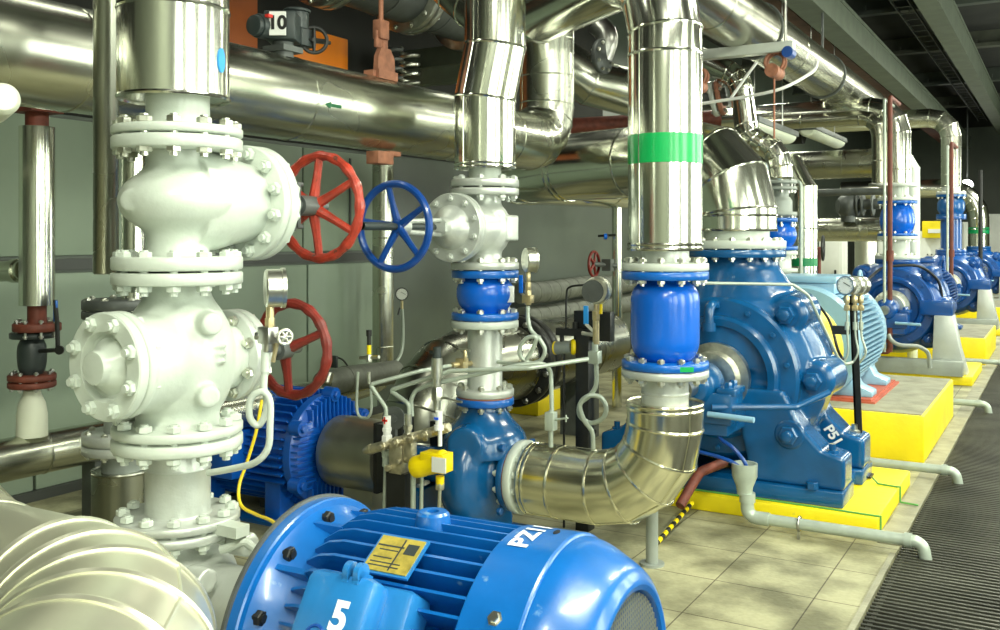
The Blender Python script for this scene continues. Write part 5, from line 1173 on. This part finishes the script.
gauge(t, G6(947, 278), -YY*.9-RV*.3, .085, .06); MB().cyl(G6(947, 283), G6(949, 325), .03, 12).cyl(G6(949, 292), G6(949, 300), .06, 12).cyl(G6(950, 306), G6(950, 312), .05, 12).build('gauge_cock', 'old_brass', t); MB().cyl(G6(949, 325), Vector((G6(949, 325).x, 16.4, FL)), .022, 10).build('stand_pipe', 'cast_grey', t)
t = thing('pressure_gauge', 'white-dialled gauge on a dark stand before the farthest dark blue pump', 'gauge', at(983, 290, y=21))
def G7(px, py): return at(px, py, y=21)
gauge(t, G7(983, 270), -YY*.9-RV*.3, .08, .06); MB().cyl(G7(983, 274), G7(984, 292), .03, 12).build('gauge_cock', 'old_brass', t); MB().cyl(G7(984, 292), Vector((G7(984, 292).x, 21, FL)), .025, 10).build('stand_pipe', 'cast_grey', t)

# ------------------------------------------------------------------ instruments beside the teal-blue pump
t = thing('instrument_post', 'leaning black angle post in front of the light blue motor, carrying three gauges', 'post', at(857, 476, y=6.3))
pA, pB_ = at(856.5, 476, y=6.33), at(849, 300, y=6.33); pB_ = at(849, 296, y=6.33)
w3 = Vector((.05, 0, 0)); m = MB()
m.poly([pA, pA+w3*.9, pA+w3*.9+YY*.012, pA+YY*.012], pB_-pA); m.poly([pA, pA+Vector((.012, 0, 0)), pA+Vector((.012, .05, 0)), pA+YY*.05], pB_-pA)
m.span(pA-Vector((.04, .03, 0)), pA+Vector((.09, .08, .012))); m.build('post_body', 'black_iron', t)
def G8(px, py, dy=0): return at(px, py, y=6.28+dy)
MB().span(G8(832, 334), G8(850, 326, .05)).build('arm', 'black_iron', t)
for i, (px, dy) in enumerate(((847, 0), (855, .05), (861, .10))):
    g = thing('pressure_gauge', ['nearest of three white-dialled gauges on the leaning black post', 'middle of three white-dialled gauges on the leaning black post', 'farthest of three white-dialled gauges on the leaning black post'][i], 'gauge', G8(px, 300, dy), group='gauges on the leaning post')
    gauge(g, G8(px, 285.5, dy), -YY*.85-XX*.25-RV*.15, .058, .045); MB().cyl(G8(px-1, 292, dy), G8(px, 308, dy), .011, 12).cyl(G8(px-.5, 296, dy), G8(px-.3, 303, dy), .019, 12).box(G8(px, 308, dy), (.034, .034, .034)).build('gauge_cock', 'brass', g, bevel=.003)
    MB().sweep(crv([G8(px, 310, dy), G8(px+.5, 335, dy), G8(px+1+i*2, 352, dy), G8(px-3+i, 362, dy), G8(px-6, 364, dy)], 5), .007, 8).cyl(G8(px, 322, dy), G8(px, 330, dy), .014, 10).build('impulse_tube', 'tube_grey', g)
tube([at(700, 283, y=5.45), at(793, 284.5, y=5.75), at(808, 295, y=5.8), at(838, 358, y=6.1), at(846, 365, y=6.24), at(853, 362, y=6.26)], .0095, 'tube_grey', 'grey tube from the front of the teal-blue pump down to the leaning post', .06)
tube([at(788, 292, y=6.9), at(806, 294, y=6.9), at(828, 318, y=6.6), at(838, 350, y=6.35), at(845, 362, y=6.3)], .009, 'black', 'black cable looping from the light blue motor box to the leaning post', fl=False)
tube([at(790, 298, y=6.9), at(806, 302, y=6.8), at(824, 330, y=6.6), at(832, 352, y=6.5)], .009, 'black', 'lower black cable beside the light blue motor', fl=False)
tube([at(860, 300, y=11.0), at(864, 285, y=11.2), at(874, 274, y=11.5), at(882, 268, y=11.8)], .016, 'black', 'black cable arching left of the first dark blue pump', fl=False)
tube([at(893, 266, y=11.6), at(918, 266, y=11.7), at(935, 277, y=11.8), at(941, 290, y=11.9), at(943, 312, y=11.9)], .016, 'black_iron', 'dark cable arching over the first dark blue pump', fl=False)
tube([at(889, 335, y=11.1), at(892, 345, y=11.0), at(918, 346, y=11.1), at(929, 352, y=11.2), at(930, 368, y=11.2)], .022, 'grey_paint', 'bent grey drain tube in front of the first dark blue pump', .12)

# ------------------------------------------------------------------ drains and cables on the floor
def drain(y, xa, label, funnel=False):
    t = thing('drain_pipe', label, 'pipe', (xa, y, FL+.05)); z = FL+.075
    MB().sweep(fillet([(xa, y, z), (-.615, y, z), (-.60, y, z-.085)], .05, 6), .030, 20).cyl((-.70, y, z), (-.665, y, z), .037, 20).build('pipe_tube', 'tube_grey', t)
    return t
t = drain(5.22, -1.40, 'grey drain pipe with an upright funnel in front of the near yellow plinth')
zz = FL+.075; MB().sweep(fillet([(-1.38, 5.22, zz), (-1.50, 5.22, zz), (-1.50, 5.22, zz+.12)], .05, 6), .036, 20).cyl((-1.50, 5.22, zz+.08), (-1.50, 5.22, zz+.13), .043, 20).build('elbow', 'tube_grey', t)
MB().lathe((-1.515, 5.22, zz+.12), UP, [(0, .04), (.04, .045), (.10, .068), (.17, .07), (.17, .06), (.10, .05)], 28).build('funnel', 'tube_grey', t)
MB().torus((-1.22, 5.22, zz), XX, .036, .008, 24, 8).box((-1.22, 5.20, zz-.055), (.014, .014, .04)).build('pipe_clip', 'steel', t)
drain(6.92, -1.20, 'grey drain pipe between the near low plinth and the first high plinth')
drain(9.85, -1.15, 'grey drain pipe just behind the first high yellow plinth')
drain(13.25, -1.15, 'grey drain pipe behind the grey pedestal of the first dark blue pump')
def fn(px, py): return at(px, py, y=5.22)
tube([at(700, 452, y=5.22), at(722, 458, y=5.2), at(738, 466, y=5.2), at(745, 480, y=5.21), at(747, 490, y=5.22)], .011, 'wheel_blue', 'lower blue hose running into the drain funnel', fl=False)
tube([at(719, 424, y=5.25), at(720, 438, y=5.22), at(733, 448, y=5.2), at(745, 463, y=5.2), at(749, 480, y=5.22), at(749, 490, y=5.22)], .011, 'wheel_blue', 'upper blue hose dropping into the drain funnel', fl=False)
zt = FL+.106
o = MB().sweep([(-2.35, 5.50, zt), (-1.6, 5.50, zt), (-1.1, 5.485, zt), (PX-.02, 5.475, zt), (PX+.008, 5.475, zt), (PX+.008, 5.475, FL+.015)], .0055, 8).build('earth_cable', 'cable_green'); tag(o, 'thin green earth cable along the front edge of the near plinth', 'cable')
o = MB().sweep([(-1.02, 6.25, zt+.02), (-.98, 6.2, zt), (PX-.01, 6.18, zt), (PX+.008, 6.18, zt), (PX+.008, 6.18, FL+.016), (-.75, 6.16, FL+.016)], .0055, 8).build('earth_cable', 'cable_green'); tag(o, 'thin dark cable from the black post over the right edge of the near plinth', 'cable')
a, b = at(692, 503, z=FL+.10), at(655, 545, z=FL+.01)
t = thing('hazard_strip', 'black and yellow striped strip on the tiles beside the insulated elbow pipe', 'strip', b)
for k in range(14):
    MB().cyl(a.lerp(b, k/14), a.lerp(b, (k+1)/14), .013, 10).build('band', 'black' if k % 2 else 'yellow_plastic', t)
t = thing('red_pipe', 'rust-red pipe elbow low behind the insulated elbow pipe', 'pipe', at(690, 495, y=5.0))
MB().sweep(fillet([at(725, 462, y=5.3), at(700, 472, y=5.15), at(690, 488, y=5.05), at(680, 506, y=4.95)], .1, 6), .027, 16).build('pipe_tube', 'rust_red', t)
# ================================================================== CAMERA AND LOOK
cam = bpy.data.cameras.new('camera'); co = bpy.data.objects.new('camera', cam); COL.objects.link(co)
cam.sensor_width = 36; cam.sensor_fit = 'HORIZONTAL'; cam.lens = F/1000*36; cam.shift_y = -(315-HZ)/1000; cam.clip_start = .05; cam.clip_end = 200
co.location = (0, 0, 0); co.rotation_euler = (PI/2, 0, YAW); SC.camera = co
for o in list(SC.objects):
    if o.parent is None: o.location.z += EYE
SC.view_settings.view_transform = 'Standard'; SC.view_settings.look = 'None'; SC.view_settings.gamma = 1; SC.view_settings.use_curve_mapping = False
SC.view_settings.exposure = 0.30
SC.cycles.use_denoising = True
SC.cycles.sample_clamp_indirect = 6
SC.cycles.max_bounces = 8; SC.cycles.glossy_bounces = 5; SC.cycles.diffuse_bounces = 4
